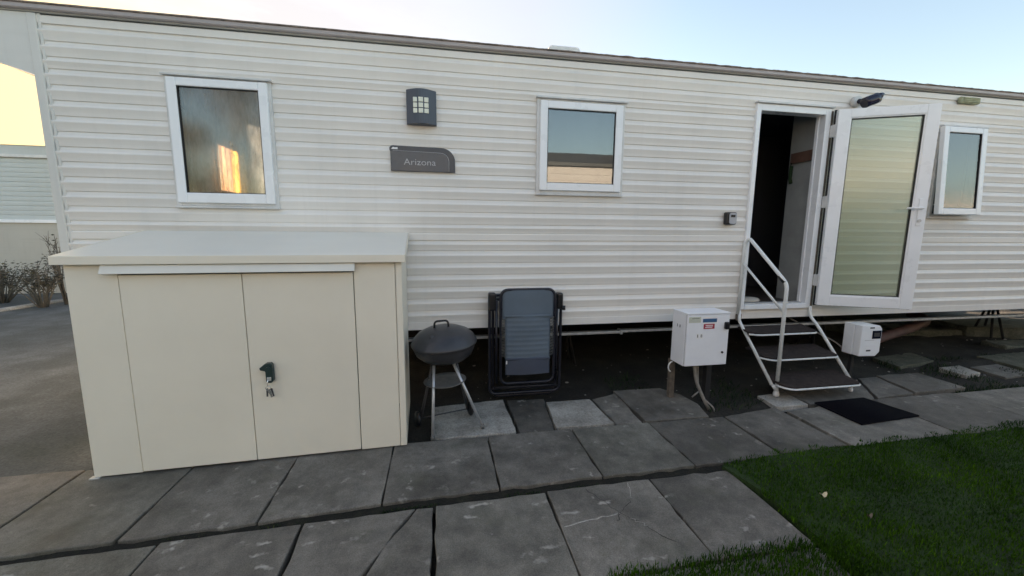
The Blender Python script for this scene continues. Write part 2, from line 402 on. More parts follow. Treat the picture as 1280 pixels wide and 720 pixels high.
# rear row (alongside the shed and the steps)
rb = MB()
xs = [-2.69, -2.09, -1.485, -.905, -.322, .31, .923, 1.531, 2.168]
ys = [1.88, 1.90, 1.93, 1.955, 1.995, 2.015, 2.02, 2.03, 2.055]
for i in range(8):
    xa, xb = xs[i], xs[i + 1]
    slab(rb, [(xa + .005, ys[i] + .012), (xb - .005, ys[i + 1] + .012), (xb - .005, 2.612), (xa + .005, 2.608)], 0, tilt=(random.uniform(-.004, .004), random.uniform(-.004, .004)))
for k_ in range(-2, 0):
    pass
for (xa, xb) in ((2.178, 2.712), (2.745, 3.68), (3.69, 4.56), (4.57, 5.45), (5.46, 6.35), (6.36, 7.25), (7.26, 8.2)):
    slab(rb, [(xa + .004, 2.075), (xb - .004, 2.09), (xb - .004, 2.690 + .002 * (xa - 2)), (xa + .004, 2.61 if xa < 3 else 2.685)], 0, tilt=(random.uniform(-.004, .004), random.uniform(-.005, .005)))
tag(rb.build('path', 'slab'), kind='structure')
# front row, a little lower
fb = MB()
xj = [-2.50, -1.90, -1.30, -.69, -.05, .563, 1.194, 1.722]
yf = [1.880, 1.902, 1.928, 1.952, 1.972, 1.985, 1.998, 2.008]
def fq(i): return [(xj[i] + .006 + (.02 if i == 3 else 0), 1.40), (xj[i + 1] - .006, 1.40), (xj[i + 1] - .006, yf[i + 1] - random.uniform(.004, .014)), (xj[i] + .006, yf[i] - random.uniform(.004, .014))]
for i in range(7):
    p = fq(i)
    if i == 3:     # snapped right across
        slab(fb, [p[0], (-.43, 1.40), (-.335, 1.60), (-.245, 1.80), (-.148, p[2][1] - .002), p[3]], -.018, m='slab')
        slab(fb, [(-.415, 1.40), p[1], p[2], (-.136, p[2][1]), (-.236, 1.796), (-.327, 1.597)], -.021, tilt=(.002, -.006), m='slab')
    else:
        slab(fb, p, -.018, tilt=(random.uniform(-.003, .003), random.uniform(-.003, .003)), m='slab')
# row nearer than the picture's edge
for i in range(7):
    slab(fb, [(xj[i] + .006, .79), (xj[i + 1] - .006, .79), (xj[i + 1] - .006, 1.388), (xj[i] + .006, 1.388)], -.024, m='slab')
# cracks of the shattered slab, thin grooves filled with pale grit and dark dirt
def strip(mb, pts, w, z, m):
    P_ = [Vector((x, y, 0)) for x, y in pts]; L, Rr = [], []
    for k, p in enumerate(P_):
        d = (P_[min(k + 1, len(P_) - 1)] - P_[max(k - 1, 0)]).normalized(); nn = Vector((-d.y, d.x, 0)); ww = w * random.uniform(.3, 1)
        L.append(mb.bm.verts.new(p + nn * ww + Vector((0, 0, z)))); Rr.append(mb.bm.verts.new(p - nn * ww + Vector((0, 0, z))))
    for k in range(len(P_) - 1):
        f = mb.bm.faces.new([L[k], L[k + 1], Rr[k + 1], Rr[k]]); f.material_index = mb.mi(m)
def jag(a, b, n=9, amp=.008):
    return [(a[0] + (b[0] - a[0]) * k / n + (random.uniform(-amp, amp) if 0 < k < n else 0), a[1] + (b[1] - a[1]) * k / n + (random.uniform(-amp, amp) if 0 < k < n else 0)) for k in range(n + 1)]
cc = (.896, 1.747)
for a, b_, w, m_ in ((cc, (.79, 1.96), .0022, 'seam'), (cc, (1.072, 1.52), .003, 'seam'), (cc, (1.01, 1.84), .002, 'seam'), ((1.01, 1.84), (1.05, 1.975), .002, 'paleslab'), (cc, (.58, 1.70), .005, 'paleslab'), ((.99, 1.64), (.93, 1.70), .004, 'paleslab'), (cc, (.86, 1.69), .003, 'seam')):
    strip(fb, jag(a, b_), w, -.0150, m_)
fb.mats = ['smearslab' if q_ == 'slab' else q_ for q_ in fb.mats]
tag(fb.build('front_path', 'smearslab'), kind='structure')
dw = MB(); prev = None
for k in range(140):
    x = -2.7 + 4.45 * k / 139; u = k / 139
    def edge(xx, X, Yv):
        for a, b_, c, d in zip(X, X[1:], Yv, Yv[1:]):
            if a <= xx <= b_: return c + (d - c) * (xx - a) / (b_ - a)
        return Yv[0] if xx < X[0] else Yv[-1]
    ya = edge(x, xj, yf) - .045; yb = edge(x, xs, ys) + .018; nz = .010 * noise.noise(Vector((x * 9, 0, 1))) + .004 * noise.noise(Vector((x * 37, 0, 1)))
    c_ = [dw.bm.verts.new(p) for p in ((x, ya, -.034), (x, ya + .02 + nz, -.030 + nz * .5), (x, (ya + yb) / 2 + nz, -.030 + nz), (x, yb - .012, -.020 + nz), (x, yb + .01, -.012))]
    if prev:
        for j in range(4): dw.bm.faces.new([prev[j], c_[j], c_[j + 1], prev[j + 1]])
    prev = c_
tag(dw.build('joint_soil', 'shaded_jointsoil', smooth=True), kind='structure')
# odd slabs against the caravan
ob = MB()
slab(ob, [(-.075, 2.64), (.525, 2.645), (.515, 3.215), (-.07, 3.16)], -.006, m='paleslab')
slab(ob, [(.548, 2.64), (.802, 2.64), (.868, 3.19), (.548, 3.21)], -.012, m='slab')
slab(ob, [(.822, 2.64), (1.272, 2.635), (1.245, 3.08), (.862, 3.08)], .004, m='paleslab')
slab(ob, [(1.286, 2.64), (1.50, 2.64), (1.527, 3.19), (1.28, 3.10)], -.010, m='slab')
slab(ob, [(1.525, 2.64), (2.055, 2.63), (2.12, 2.85), (2.09, 3.05), (1.98, 3.22), (1.53, 3.23)], 0, m='slab')
slab(ob, [(2.74, 2.70), (3.05, 2.70), (3.07, 2.95), (2.76, 2.93)], -.006, m='paleslab')
slab(ob, [(3.08, 2.71), (3.75, 2.71), (4.08, 3.13), (3.1, 3.12)], -.012, m='slab')
slab(ob, [(3.78, 2.71), (4.225, 2.745), (4.33, 3.15), (4.1, 3.14)], -.004, m='slab')
slab(ob, [(4.245, 2.745), (4.85, 2.76), (4.87, 3.16), (4.345, 3.16)], .004, m='slab')
slab(ob, [(5.31, 3.03), (5.565, 3.07), (5.64, 3.295), (5.32, 3.27)], -.004, m='paleslab')
slab(ob, [(5.7, 2.95), (6.15, 3.0), (6.2, 3.3), (5.75, 3.27)], -.02, m='slab')
slab(ob, [(6.19, 3.09), (7.1, 3.15), (7.1, 3.55), (6.24, 3.5)], .006, m='block')
slab(ob, [(4.95, 3.38), (5.6, 3.5), (5.7, 3.8), (5.0, 3.7)], -.012, m='block')
tag(ob.build('patio', 'slab'), kind='structure')

# ------------------------------------------------------------------ lawn
grass_poly = [(1.742, .3), (1.735, 1.39), (1.745, 1.75), (1.70, 2.02), (1.80, 2.035), (2.216, 2.085), (2.7, 2.085), (3.65, 2.105), (4.4, 2.13), (8.2, 2.2), (8.2, .3)]
sheet('lawn', [(x if i not in (0, 1, 2) else x + .01, y) for i, (x, y) in enumerate(grass_poly)], -.004, 'turf', .06)
def inside(x, y, poly):
    c = False; j = len(poly) - 1
    for i in range(len(poly)):
        xi, yi = poly[i]; xj_, yj_ = poly[j]
        if (yi > y) != (yj_ > y) and x < (xj_ - xi) * (y - yi) / (yj_ - yi) + xi: c = not c
        j = i
    return c
def blades(name, mat, pts, h0, h1, w, lean=.6, z0=-.01, label='', cat=''):
    V, F = [], []
    for (x, y, s) in pts:
        a = random.uniform(0, 6.283); h = random.uniform(h0, h1) * s; l = random.uniform(0, lean) * h; ww = w * random.uniform(.6, 1.2)
        dx, dy = math.cos(a), math.sin(a); b_ = random.uniform(0, 6.283); lx, ly = math.cos(b_) * l, math.sin(b_) * l
        i = len(V)
        V += [(x - dx * ww, y - dy * ww, z0), (x + dx * ww, y + dy * ww, z0), (x + lx * .4 + dx * ww * .8, y + ly * .4 + dy * ww * .8, z0 + h * .6), (x + lx * .4 - dx * ww * .8, y + ly * .4 - dy * ww * .8, z0 + h * .6), (x + lx, y + ly, z0 + h)]
        F += [(i, i + 1, i + 2, i + 3), (i + 3, i + 2, i + 4)]
    me = bpy.data.meshes.new(name); me.from_pydata(V, [], F); me.materials.append(M[mat])
    o = bpy.data.objects.new(name, me); COL.objects.link(o)
    return tag(o, label, cat, kind='stuff')
pts = []
while len(pts) < 105000:
    x = random.uniform(1.6, 7.0); y = random.uniform(.6, 2.3)
    e = .05 * noise.noise(Vector((x * 6, y * 6, 1))) + .035 * noise.noise(Vector((x * 17, y * 17, 1)))
    if inside(x + e, y - .02 + e, grass_poly):
        pts.append((x, y, .75 + .5 * (noise.noise(Vector((x * 3, y * 3, 9))) + .5)))
# tufts creeping over the front slabs
tuft = []
for k in range(6000):
    x = random.uniform(.66, 1.9); lim = 1.40 + .035 * noise.noise(Vector((x * 7, 0, 0))) + (.05 if x > 1.2 else 0) * max(0, noise.noise(Vector((x * 5, 2, 0))) + .4)
    y = random.uniform(1.2, 1.0 * lim + .02)
    if y < lim + random.uniform(-.03, .02): tuft.append((x, y, 1.1))
blades('grass', 'grass', pts + tuft, .013, .032, .0023, label='short dark green lawn beside the concrete slabs', cat='grass')
wd = []
for k in range(9000):
    x = random.uniform(1.5, 7.5); y = random.uniform(2.6, 3.6)
    n_ = noise.noise(Vector((x * 2.2, y * 3.5, 4)))
    okay = (1.55 < x < 1.98 and y > 3.2) or (2.15 < x < 2.8 and 2.75 < y < 3.4 and n_ > -.1) or (x > 4.75 and n_ > 0 and y > 2.72)
    if okay: wd.append((x, y, .8 + n_))
for k in range(2600):    # moss and grass along joints
    x = random.choice(xs[1:] + [2.172, 2.73, 3.685]) + random.gauss(0, .006); y = random.uniform(2.03, 2.62)
    if noise.noise(Vector((x * 2, y * 4, 2))) > .1: wd.append((x, y, .25))
for k in range(2500):
    x = random.uniform(4.7, 8); wd.append((x, 2.72 + random.gauss(0, .03), .6))
for k in range(1800):
    x = random.uniform(-1.4, .9); u = (x + 2.69) / 4.9
    if noise.noise(Vector((x * 3, 0, 12))) > .0: wd.append((x, 1.925 + u * .10 + random.gauss(0, .008), .35))
blades('weeds', 'weed', wd, .02, .06, .003, 1.0, -.035, 'straggly dark weeds and moss between slabs and under the caravan edge', 'weeds')
# pebbles and crumbs on the soil
pb = MB()
for k in range(240):
    x = random.uniform(.3, 8); y = random.uniform(2.66, 5.0); r = random.choice([.003, .004, .005, .006, .011]) * random.uniform(.7, 1.3)
    if .3 < x < 2.0 and y < 3.2: continue
    b = bmesh.new(); bmesh.ops.create_icosphere(b, subdivisions=1, radius=r)
    for v in b.verts: v.co = Vector((v.co.x * 1.4 * random.uniform(.8, 1.2), v.co.y * random.uniform(.8, 1.2), v.co.z * .6))
    b.transform(Matrix.Translation((x, y, max(soil_h(x, y), -.05) + r * .3))); pb.merge(b)
tag(pb.build('pebbles', 'pebble'), 'scattered small pale pebbles on dark soil under the caravan', 'pebbles', kind='stuff')
for i, (x, y, r, lab) in enumerate(((2.011, 1.637, .022, 'pale curled leaf on the grass, nearer the slabs'), (2.088, 1.459, .014, 'smaller dull leaf on the grass, closer to the camera'))):
    b = MB(); pts_ = []
    for k in range(12):
        a = 2 * math.pi * k / 12; rr = r * (.55 + .45 * abs(math.cos(a))); pts_.append((x + rr * math.cos(a) * 1.0, y + rr * math.sin(a) * .8, .034 + .012 * math.cos(2 * a)))
    c_ = b.bm.verts.new((x, y, .03)); vs = [b.bm.verts.new(p) for p in pts_]
    for k in range(12): b.bm.faces.new([c_, vs[k], vs[(k + 1) % 12]])
    tag(b.build('leaf', 'leafy' if i == 0 else 'post', smooth=True), lab, 'leaf')

# ------------------------------------------------------------------ the caravan
car = thing('static_caravan', (-2.57, 4.8, 0), 'long cream static caravan with ribbed siding and an open white door', 'caravan')
XL, XR = -2.57, 9.6
ZB, ZT = .612, 2.79
gro = [2.735, 2.634, 2.538, 2.463, 2.3645, 2.266, 2.1675, 2.069, 1.97, 1.872, 1.773, 1.675, 1.576, 1.478, 1.407, 1.349, 1.265, 1.166, 1.068, .969, .871, .772, .674]
prof = [(ZB, -.010), (.672, -.010)]
gs = sorted(gro)
for a, b_ in zip(gs, gs[1:] + [ZT]):
    h = b_ - a
    if h < .065:
        prof += [(a, -.0125), (a + h * .8, -.0125), (b_ - .004, -.004)]
    else:
        prof += [(a, -.0075), (a + .22 * h, -.0095), (a + .40 * h, -.0130), (a + .55 * h, -.0165), (a + .61 * h, -.0155), (a + .67 * h, -.0105), (a + .74 * h, -.0065), (a + .84 * h, -.0035), (b_ - .004, -.0005)]
def wavy(x): return .0016 * noise.noise(Vector((x * 1.7, 0, 0)))
def siding_rect(mb, xa, xb, za, zb):
    pr = []
    for (z1_, y1_), (z2_, y2_) in zip(prof, prof[1:]):
        if z2_ <= za or z1_ >= zb: continue
        for z_, y_ in ((z1_, y1_), (z2_, y2_)):
            zc = min(max(z_, za), zb)
            yc = y1_ + (y2_ - y1_) * ((zc - z1_) / (z2_ - z1_) if z2_ > z1_ else 0)
            if not pr or abs(pr[-1][0] - zc) > 1e-6 or abs(pr[-1][1] - yc) > 1e-6: pr.append((zc, yc))
    n = max(1, int((xb - xa) / .3)); prev = None
    for k in range(n + 1):
        x = xa + (xb - xa) * k / n
        cur = [mb.bm.verts.new((x, WY + y_ + wavy(x) + .0012 * noise.noise(Vector((x * 2.3, z_ * 1.1, 4))), z_)) for z_, y_ in pr]
        if prev:
            for j in range(len(cur) - 1): mb.bm.faces.new([prev[j], cur[j], cur[j + 1], prev[j + 1]])
        prev = cur
W1 = (-1.835, -1.163, 1.585, 2.46); W2 = (.79, 1.547, 1.735, 2.48); DR = (2.79, 3.577, .705, 2.565); W3 = (4.87, 5.42, 1.60, 2.48)
sd = MB(); cur = XL + .03
for (a, b_, c, d) in (W1, W2, DR, W3):
    siding_rect(sd, cur, a + .02, ZB, ZT); siding_rect(sd, a + .02, b_ - .02, ZB, c + .02); siding_rect(sd, a + .02, b_ - .02, d - .02, ZT); cur = b_ - .02
siding_rect(sd, cur, XR, ZB, ZT)
bmesh.ops.remove_doubles(sd.bm, verts=sd.bm.verts[:], dist=.0004)
sd.build('siding', 'siding', car)
# shell behind the siding: thin walls round the openings
sh = MB(); cur = XL + .02
for (a, b_, c, d) in (W1, W2, DR, W3):
    a += .03; b_ -= .03; c += .03; d -= .03
    sh.box(cur, a, WY + .004, WY + .05, ZB + .01, ZT); sh.box(a, b_, WY + .004, WY + .05, ZB + .01, c); sh.box(a, b_, WY + .004, WY + .05, d, ZT); cur = b_
sh.box(cur, XR, WY + .004, WY + .05, ZB + .01, ZT)
sh.build('inner_lining', 'inner_shade', car)
# rear wall, ends, floor, ceiling
YB = 6.2
rw = MB().box(XL + .02, XR, YB - .05, YB, ZB, ZT); rw.build('rear_wall', 'trim', car)
EW = (5.30, 5.98, 1.84, 2.44)
ew = MB()
ew.box(XL, XL + .045, WY + .005, EW[0], ZB, ZT); ew.box(XL, XL + .045, EW[0], EW[1], ZB, EW[2]); ew.box(XL, XL + .045, EW[0], EW[1], EW[3], ZT); ew.box(XL, XL + .045, EW[1], YB, ZB, ZT)
ew.build('end_wall', 'trim', car)
B(XR - .05, XR - .002, WY + .01, YB - .052, ZB, ZT).build('end_wall', 'trim', car)
ct = MB().box(XL - .012, XL + .042, WY - .02, WY + .06, ZB - .01, ZT, .006); ct.box(XL + .046, XL + .062, WY - .014, WY + .01, ZB, ZT, .003)
ct.build('corner_trim', 'trim', car)
B(XR - .04, XR + .01, WY - .02, WY + .05, ZB - .01, ZT, .006).build('corner_trim', 'trim', car)
B(XL + .05, XR - .06, WY + .055, YB - .06, .655, .74).build('floor', 'floor', car)
B(XL + .05, XR - .06, WY + .055, YB - .06, .60, .65).build('underfloor', 'under', car)
# interior boards
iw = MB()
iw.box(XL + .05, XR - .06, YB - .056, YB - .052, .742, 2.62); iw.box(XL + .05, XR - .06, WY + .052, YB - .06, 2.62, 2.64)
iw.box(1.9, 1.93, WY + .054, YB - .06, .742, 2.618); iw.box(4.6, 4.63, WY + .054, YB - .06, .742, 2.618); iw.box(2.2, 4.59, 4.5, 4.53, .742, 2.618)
iw.build('interior_wall', 'inner_shade', car)
pt = B(3.556, 3.585, WY + .052, 3.66, .742, 2.60).build('lobby_partition', 'inner_wall', car)
B(3.530, 3.554, 3.375, 3.625, 2.125, 2.225, .003).build('key_rail', 'wood', pt)
hk = MB(); hk.tube([(3.525, 3.60, 2.13), (3.515, 3.60, 2.10)], .004, 6); hk.tube([(3.527, 3.60, 2.10), (3.527, 3.605, 1.98), (3.527, 3.59, 1.93)], .016, 8)
hk.build('hanging_lanyard', 'weed', pt)
# roof, hood at the end, gutter
rf = MB()
prof_r = [(WY - .045, 2.842), (WY + .25, 2.865), ((WY + YB) / 2, 3.02), (YB - .2, 2.865), (YB + .04, 2.842), (YB + .04, ZT + .002), (WY - .02, ZT + .002)]
rf.prism(prof_r, XL - 1.0, XR + .05, 'x'); rf.build('roof', 'roof', car)
hd = MB()
ho = [(XL + .0, 2.408), (XL - .19, 2.472), (XL - .45, 2.60), (XL - .72, 2.70), (XL - .98, 2.73), (XL - .98, ZT), (XL, ZT)]
hd.prism(ho, WY - .012, WY + .06, 'y'); hd.prism([(x, z + .16) if z < 2.6 else (x, 2.77) for x, z in ho[:-2]] + [(XL - .98, ZT - .002), (XL, ZT - .002)], WY + .06, YB, 'y')
hd.build('end_hood', 'trim', car)
gt = MB(); n = 150
def gtop(x): return 2.846 + .006 * noise.noise(Vector((x * 9, 0, 0))) + .004 * noise.noise(Vector((x * 31, 0, 3)))
gp = [(WY - .012, 2.800), (WY - .038, 2.801), (WY - .044, 2.808), (WY - .044, 2.830), (WY - .040, 2.834)]
prev = None
for k in range(n + 1):
    x = XL - 1.01 + (XR + 1.07 - XL) * k / n; c_ = [gt.bm.verts.new((x, y, z)) for y, z in gp]
    if prev:
        for j in range(len(gp) - 1): gt.bm.faces.new([prev[j], c_[j], c_[j + 1], prev[j + 1]])
    prev = c_
gt.build('gutter', 'gutter_face', car)
mo = MB(); n = 620; prev = None
for k in range(n + 1):
    x = XL - 1.01 + (XR + 1.07 - XL) * k / n; h = .012 * noise.noise(Vector((x * 12, 1, 0))) + .006 * noise.noise(Vector((x * 41, 1, 0)))
    amt = min(1, max(.25, (x + 1.5) / 4))
    c_ = [mo.bm.verts.new(p) for p in ((x, WY - .040, 2.832), (x, WY - .052 - h * amt * .4, 2.834 - h * amt * .3), (x, WY - .047, 2.844 + h * amt * .7), (x, WY - .01, 2.852 + h * amt * .7), (x, WY + .05, 2.852))]
    if prev:
        for j in range(4): mo.bm.faces.new([prev[j], c_[j], c_[j + 1], prev[j + 1]])
    prev = c_
mo.build('roof_edge', 'gutter', car, smooth=True)
rvb = MB(); rvb.prism([(1.06, 2.93), (1.40, 2.93), (1.40, 3.19), (1.37, 3.215), (1.10, 3.215), (1.07, 3.19)], 4.0, 4.35, 'y', .02)
rvb.build('roof_vent', 'upvc_old', car)
vt = MB().box(5.03, 5.27, WY - .05, WY - .01, 2.70, 2.762, .012)
for k in range(3): vt.box(5.05, 5.25, WY - .056, WY - .048, 2.712 + k * .016, 2.718 + k * .016)
tag(vt.build('wall_vent', 'vent', car), 'lichen stained')
# chassis, stands and skirting beneath
cr = MB(); cr.box(XL + .3, 1.68, WY + .10, WY + .16, .485, .508, .003); cr.box(1.66, XR - .3, WY + .10, WY + .16, .492, .515, .003); cr.box(1.655, 1.675, WY + .09, WY + .165, .478, .52)
cr.build('chassis_rail', 'steel', car)
for x in (-1.6, 1.35, 4.7, 7.6):
    st = MB(); 
    for dx, dy in ((-.12, -.12), (.12, -.12), (-.12, .12), (.12, .12)): st.tube([(x + dx, 4.2 + dy, -.06), (x + dx * .3, 4.2 + dy * .3, .42)], .014, 6)
    st.box(x - .05, x + .05, 4.15, 4.25, .42, .60); st.box(x - .17, x + .17, 4.03, 4.37, -.08, -.05); st.build('axle_stand', 'under', car)
B(XL + .1, XR - .1, 5.9, 5.94, -.08, .61).build('rear_skirting', 'under', car)

def bars(mb, x0, x1, z0, z1, w, ya, yb, bev=.004, wt=None, wb=None):
    wt = wt or w; wb = wb or w
    mb.box(x0, x0 + w, ya, yb, z0, z1, bev); mb.box(x1 - w, x1, ya, yb, z0, z1, bev)
    mb.box(x0 + w - .001, x1 - w + .001, ya + .0007, yb, z1 - wt, z1 - .0006, bev); mb.box(x0 + w - .001, x1 - w + .001, ya + .0007, yb, z0 + .0006, z0 + wb, bev)
def window(W, sash, pane, mat='glass'):
    x0, x1, z0, z1 = W
    f = MB(); bars(f, x0, x1, z0, z1, .035, WY - .028, WY + .045, .004); wf = f.build('window', 'upvc_old', car)
    s = MB(); sx0, sx1, sz0, sz1 = sash; px0, px1, pz0, pz1 = pane
    bars(s, sx0, sx1, sz0, sz1, px0 - sx0, WY - .048, WY - .003, .006, sz1 - pz1, pz0 - sz0); s.build('sash', 'upvc', wf)
    gk = MB(); bars(gk, px0 - .002, px1 + .002, pz0 - .002, pz1 + .002, .007, WY - .040, WY - .018, 0); gk.build('gasket', 'gasket', wf)
    B(px0 - .01, px1 + .01, WY - .030, WY - .024, pz0 - .01, pz1 + .01).build('pane', mat, wf)
    B(x0 - .008, x1 + .012, WY - .052, WY - .005, z1, z1 + .014, .003).build('drip_strip', 'upvc_old', wf)
    B(x0 - .004, x1 + .004, WY - .040, WY - .003, z0 - .012, z0, .003).build('sill', 'upvc_old', wf)
    return wf
w1 = window(W1, (-1.815, -1.183, 1.607, 2.45), (-1.755, -1.243, 1.678, 2.395), 'glass_blur'); tag(w1, 'large window with net curtain and gold glimmer')
w2 = window(W2, (.815, 1.522, 1.760, 2.462), (.877, 1.462, 1.823, 2.405)); tag(w2, 'middle window reflecting sky and a dark roofline')
# curtains of the first window
def drape(name, mat, x0, x1, y, z0, z1, amp=.018, freq=34, parent=None, axis='x', wav=.5):
    d = MB(); n = 90; prev = None
    for k in range(n + 1):
        u = x0 + (x1 - x0) * k / n; o_ = amp * math.sin(u * freq + 2 * noise.noise(Vector((u * 4, 1, 0)))) + amp * noise.noise(Vector((u * 13, 0, 0)))
        col = []
        for j in range(8):
            z = z0 + (z1 - z0) * j / 7; oo = o_ * (1 - .3 * j / 7)
            col.append(d.bm.verts.new((u, y + oo, z) if axis == 'x' else (y + oo, u, z)))
        if prev:
            for j in range(7): d.bm.faces.new([prev[j], col[j], col[j + 1], prev[j + 1]])
        prev = col
    return d.build(name, mat, parent, smooth=True)
drape('net_curtain', 'lace', -1.80, -1.20, WY + .10, 1.63, 2.45, parent=car)
drape('blind', 'blind', .80, 1.53, WY + .12, 1.76, 2.46, .002, parent=car)
# end window glimpsed through it
ef = MB()
for (ya, yb, za, zb) in ((EW[0], EW[0] + .04, EW[2], EW[3]), (EW[1] - .04, EW[1], EW[2], EW[3]), (EW[0] + .041, EW[1] - .041, EW[2], EW[2] + .04), (EW[0] + .041, EW[1] - .041, EW[3] - .04, EW[3])): ef.box(XL - .015, XL + .06, ya, yb, za, zb)
e_ = ef.build('end_window', 'upvc', car)
drape('gold_curtain', 'gold', EW[0] + .22, EW[1] + .06, XL + .10, EW[2] - .05, EW[3] + .05, .010, 40, parent=e_, axis='y')
drape('pink_curtain', 'pinkc', EW[0] - .06, EW[0] + .25, XL + .11, EW[2] - .05, EW[3] + .05, .012, 60, parent=e_, axis='y')

# third window, top hung and ajar
f = MB(); bars(f, *W3, .035, WY - .028, WY + .045, .004); w3 = f.build('window', 'upvc_old', car); tag(w3, 'narrow top hung window standing ajar')
B(W3[0] - .008, W3[1] + .012, WY - .050, WY - .005, W3[3], W3[3] + .014, .003).build('drip_strip', 'upvc_old', w3)
B(W3[0] - .004, W3[1] + .004, WY - .040, WY - .003, W3[2] - .012, W3[2], .003).build('sill', 'upvc_old', w3)
TM = Matrix.Translation((0, WY - .055, 2.47)) @ Matrix.Rotation(R(-3.4), 4, 'X') @ Matrix.Translation((0, -(WY - .055), -2.47))
s = MB(); bars(s, 4.842, 5.382, 1.622, 2.470, .062, WY - .075, WY - .033, .006, .055, .062); s.bm.transform(TM); s.build('sash', 'upvc', w3)
gk = MB(); bars(gk, 4.902, 5.322, 1.682, 2.417, .007, WY - .068, WY - .044, 0); gk.box(4.85, 5.37, WY - .032, WY - .027, 1.63, 1.645); gk.bm.transform(TM); gk.build('gasket', 'gasket', w3)
s = B(4.895, 5.33, WY - .060, WY - .054, 1.675, 2.425); s.bm.transform(TM); s.build('pane', 'glass_obscure', w3)
B(4.88, 5.41, WY + .08, WY + .085, 1.62, 2.47).build('blind', 'blind', w3)
for x in (4.90, 5.37): MB().tube([(x, WY, 1.75), (x, WY - .07, 1.70)], .005, 6).build('stay', 'steel', w3)

# door frame
x0, x1, z0, z1 = DR
df = MB()
df.box(x0, x0 + .045, WY - .035, WY + .06, z0, z1, .004); df.box(x1 - .062, x1 - .026, WY - .035, WY + .05, z0, z1, .004); df.box(x1 - .025, x1, WY - .028, WY + .03, z0, z1, .003)
df.box(x0 + .044, x1 - .061, WY - .034, WY + .06, z1 - .06, z1 - .0006, .004); df.box(x0 + .044, x1 - .061, WY - .045, WY + .06, z0 + .0006, z0 + .045, .004)
df.box(x0 + .044, x0 + .056, WY + .02, WY + .06, z0 + .045, z1 - .06, .002); df.box(x1 - .070, x1 - .061, WY + .03, WY + .06, z0 + .045, z1 - .06, .002)
dfo = df.build('door_frame', 'upvc', car)
B(x0 - .01, x1 + .012, WY - .055, WY - .004, z1, z1 + .016, .003).build('drip_strip', 'upvc_old', dfo)
B(x0 + .08, x1 - .075, WY - .005, WY + .055, z0 + .046, z0 + .056, .002).build('threshold', 'steel', dfo)
jm = MB().box(x1 + .002, x1 + .030, WY - .022, WY - .010, z0 + .01, z1 - .02)
for k in range(40):
    z = z0 + .05 + k * .045
    if random.random() < .75: jm.box(x1 + .004, x1 + .028, WY - .024, WY - .0225, z, z + random.uniform(.008, .026))
jm.build('jamb_seal', 'post', dfo)
# the door itself, swung open to the right
DM = Matrix.Translation((3.594, WY - .055, 0)) @ Matrix.Rotation(R(-25.5), 4, 'Z')
dz0, dz1, DW = .742, 2.538, .752
def dpart(mb, name, mat, par): mb.bm.transform(DM); return mb.build(name, mat, par)
d = MB(); bars(d, 0, DW, dz0, dz1, .098, -.052, -.006, .005, .075, .098)
bars(d, .094, DW - .094, dz0 + .094, dz1 - .071, .014, -.047, -.010, .004)
door = dpart(d, 'door', 'upvc', car)
d = MB(); bars(d, -.008, DW + .008, dz0 - .008, dz1 + .008, .022, -.0052, .012, .002); dpart(d, 'door_rebate', 'gasket', door)
d = MB(); bars(d, .108, DW - .108, dz0 + .108, dz1 - .085, .006, -.043, -.012, 0); dpart(d, 'gasket', 'gasket', door)
d = B(.112, DW - .112, -.032, -.022, dz0 + .112, dz1 - .089); dpart(d, 'pane', 'frosted', door)
d = MB(); d.box(DW - .068, DW - .034, -.060, -.0525, 1.50, 1.74, .004); dh = dpart(d, 'handle_plate', 'upvc', door)
d = MB(); d.tube(bez([(DW - .050, -.06, 1.655), (DW - .050, -.105, 1.655), (DW - .175, -.108, 1.652)], .02), .0095, 10); dpart(d, 'handle', 'upvc', dh)
d = MB(); d.tube([(DW - .051, -.060, 1.545), (DW - .051, -.070, 1.545)], .013, 12); dpart(d, 'lock_cylinder', 'steel', dh)
for z in (2.36, 1.72, .98):
    h = MB(); h.box(3.578, 3.600, WY - .075, WY - .026, z - .055, z + .055, .005); h.tube([(3.600, WY - .062, z - .06), (3.600, WY - .062, z + .06)], .011, 10)
    h.build('hinge', 'upvc_old', dfo)

# ------------------------------------------------------------------ things on the wall
t = thing('wall_lamp', (-.115, WY - .013, 2.22), 'slate grey curved outdoor lamp with nine square pale panes, above the name sign', 'wall lamp')
lm = MB(); n = 12; o_ = [(-.226, WY - .0135)]
for k in range(n + 1):
    u = k / n; o_.append((-.226 + .222 * u, WY - .045 - .052 * math.sin(math.pi * u)))
o_.append((-.004, WY - .0135)); lm.prism(o_, 2.222, 2.470, 'z', .003); lm.build('lamp_body', 'slate', t)
for r in range(3):
    for c in range(3):
        xa = -.174 + c * .0395; za = 2.295 + r * .0395; b = MB(); ux = (xa + .017 + .226) / .222; yy = WY - .045 - .052 * math.sin(math.pi * ux)
        b.box(xa, xa + .034, yy - .004, yy + .02, za, za + .034, .003); b.build('lamp_pane', 'lampglass', t)
t = thing('name_sign', (-.11, WY - .013, 1.878), 'charcoal name plate reading Arizona, with one large rounded corner', 'sign')
ol = [(-.356, 1.878), (.134, 1.878), (.134, 1.965)] + [(.134 - .105 + .105 * math.cos(R(a)), 1.962 + .10 * math.sin(R(a))) for a in range(10, 91, 10)] + [(-.335, 2.068), (-.352, 2.064), (-.362, 2.050), (-.362, 2.034), (-.356, 2.022)]
MB().prism(ol, WY - .026, WY - .0138, 'y', .002).build('sign_board', 'signdark', t)
il = [(-.352, 1.882), (.086, 1.882), (.086, 1.958)] + [(.086 - .065 + .065 * math.cos(R(a)), 1.960 + .063 * math.sin(R(a))) for a in range(10, 91, 10)] + [(-.352, 2.028)]
MB().prism(il, WY - .0275, WY - .0262, 'y').build('sign_face', 'sign', t)
ln = MB(); edge = il[1:-1] + [(-.340, 2.030)]
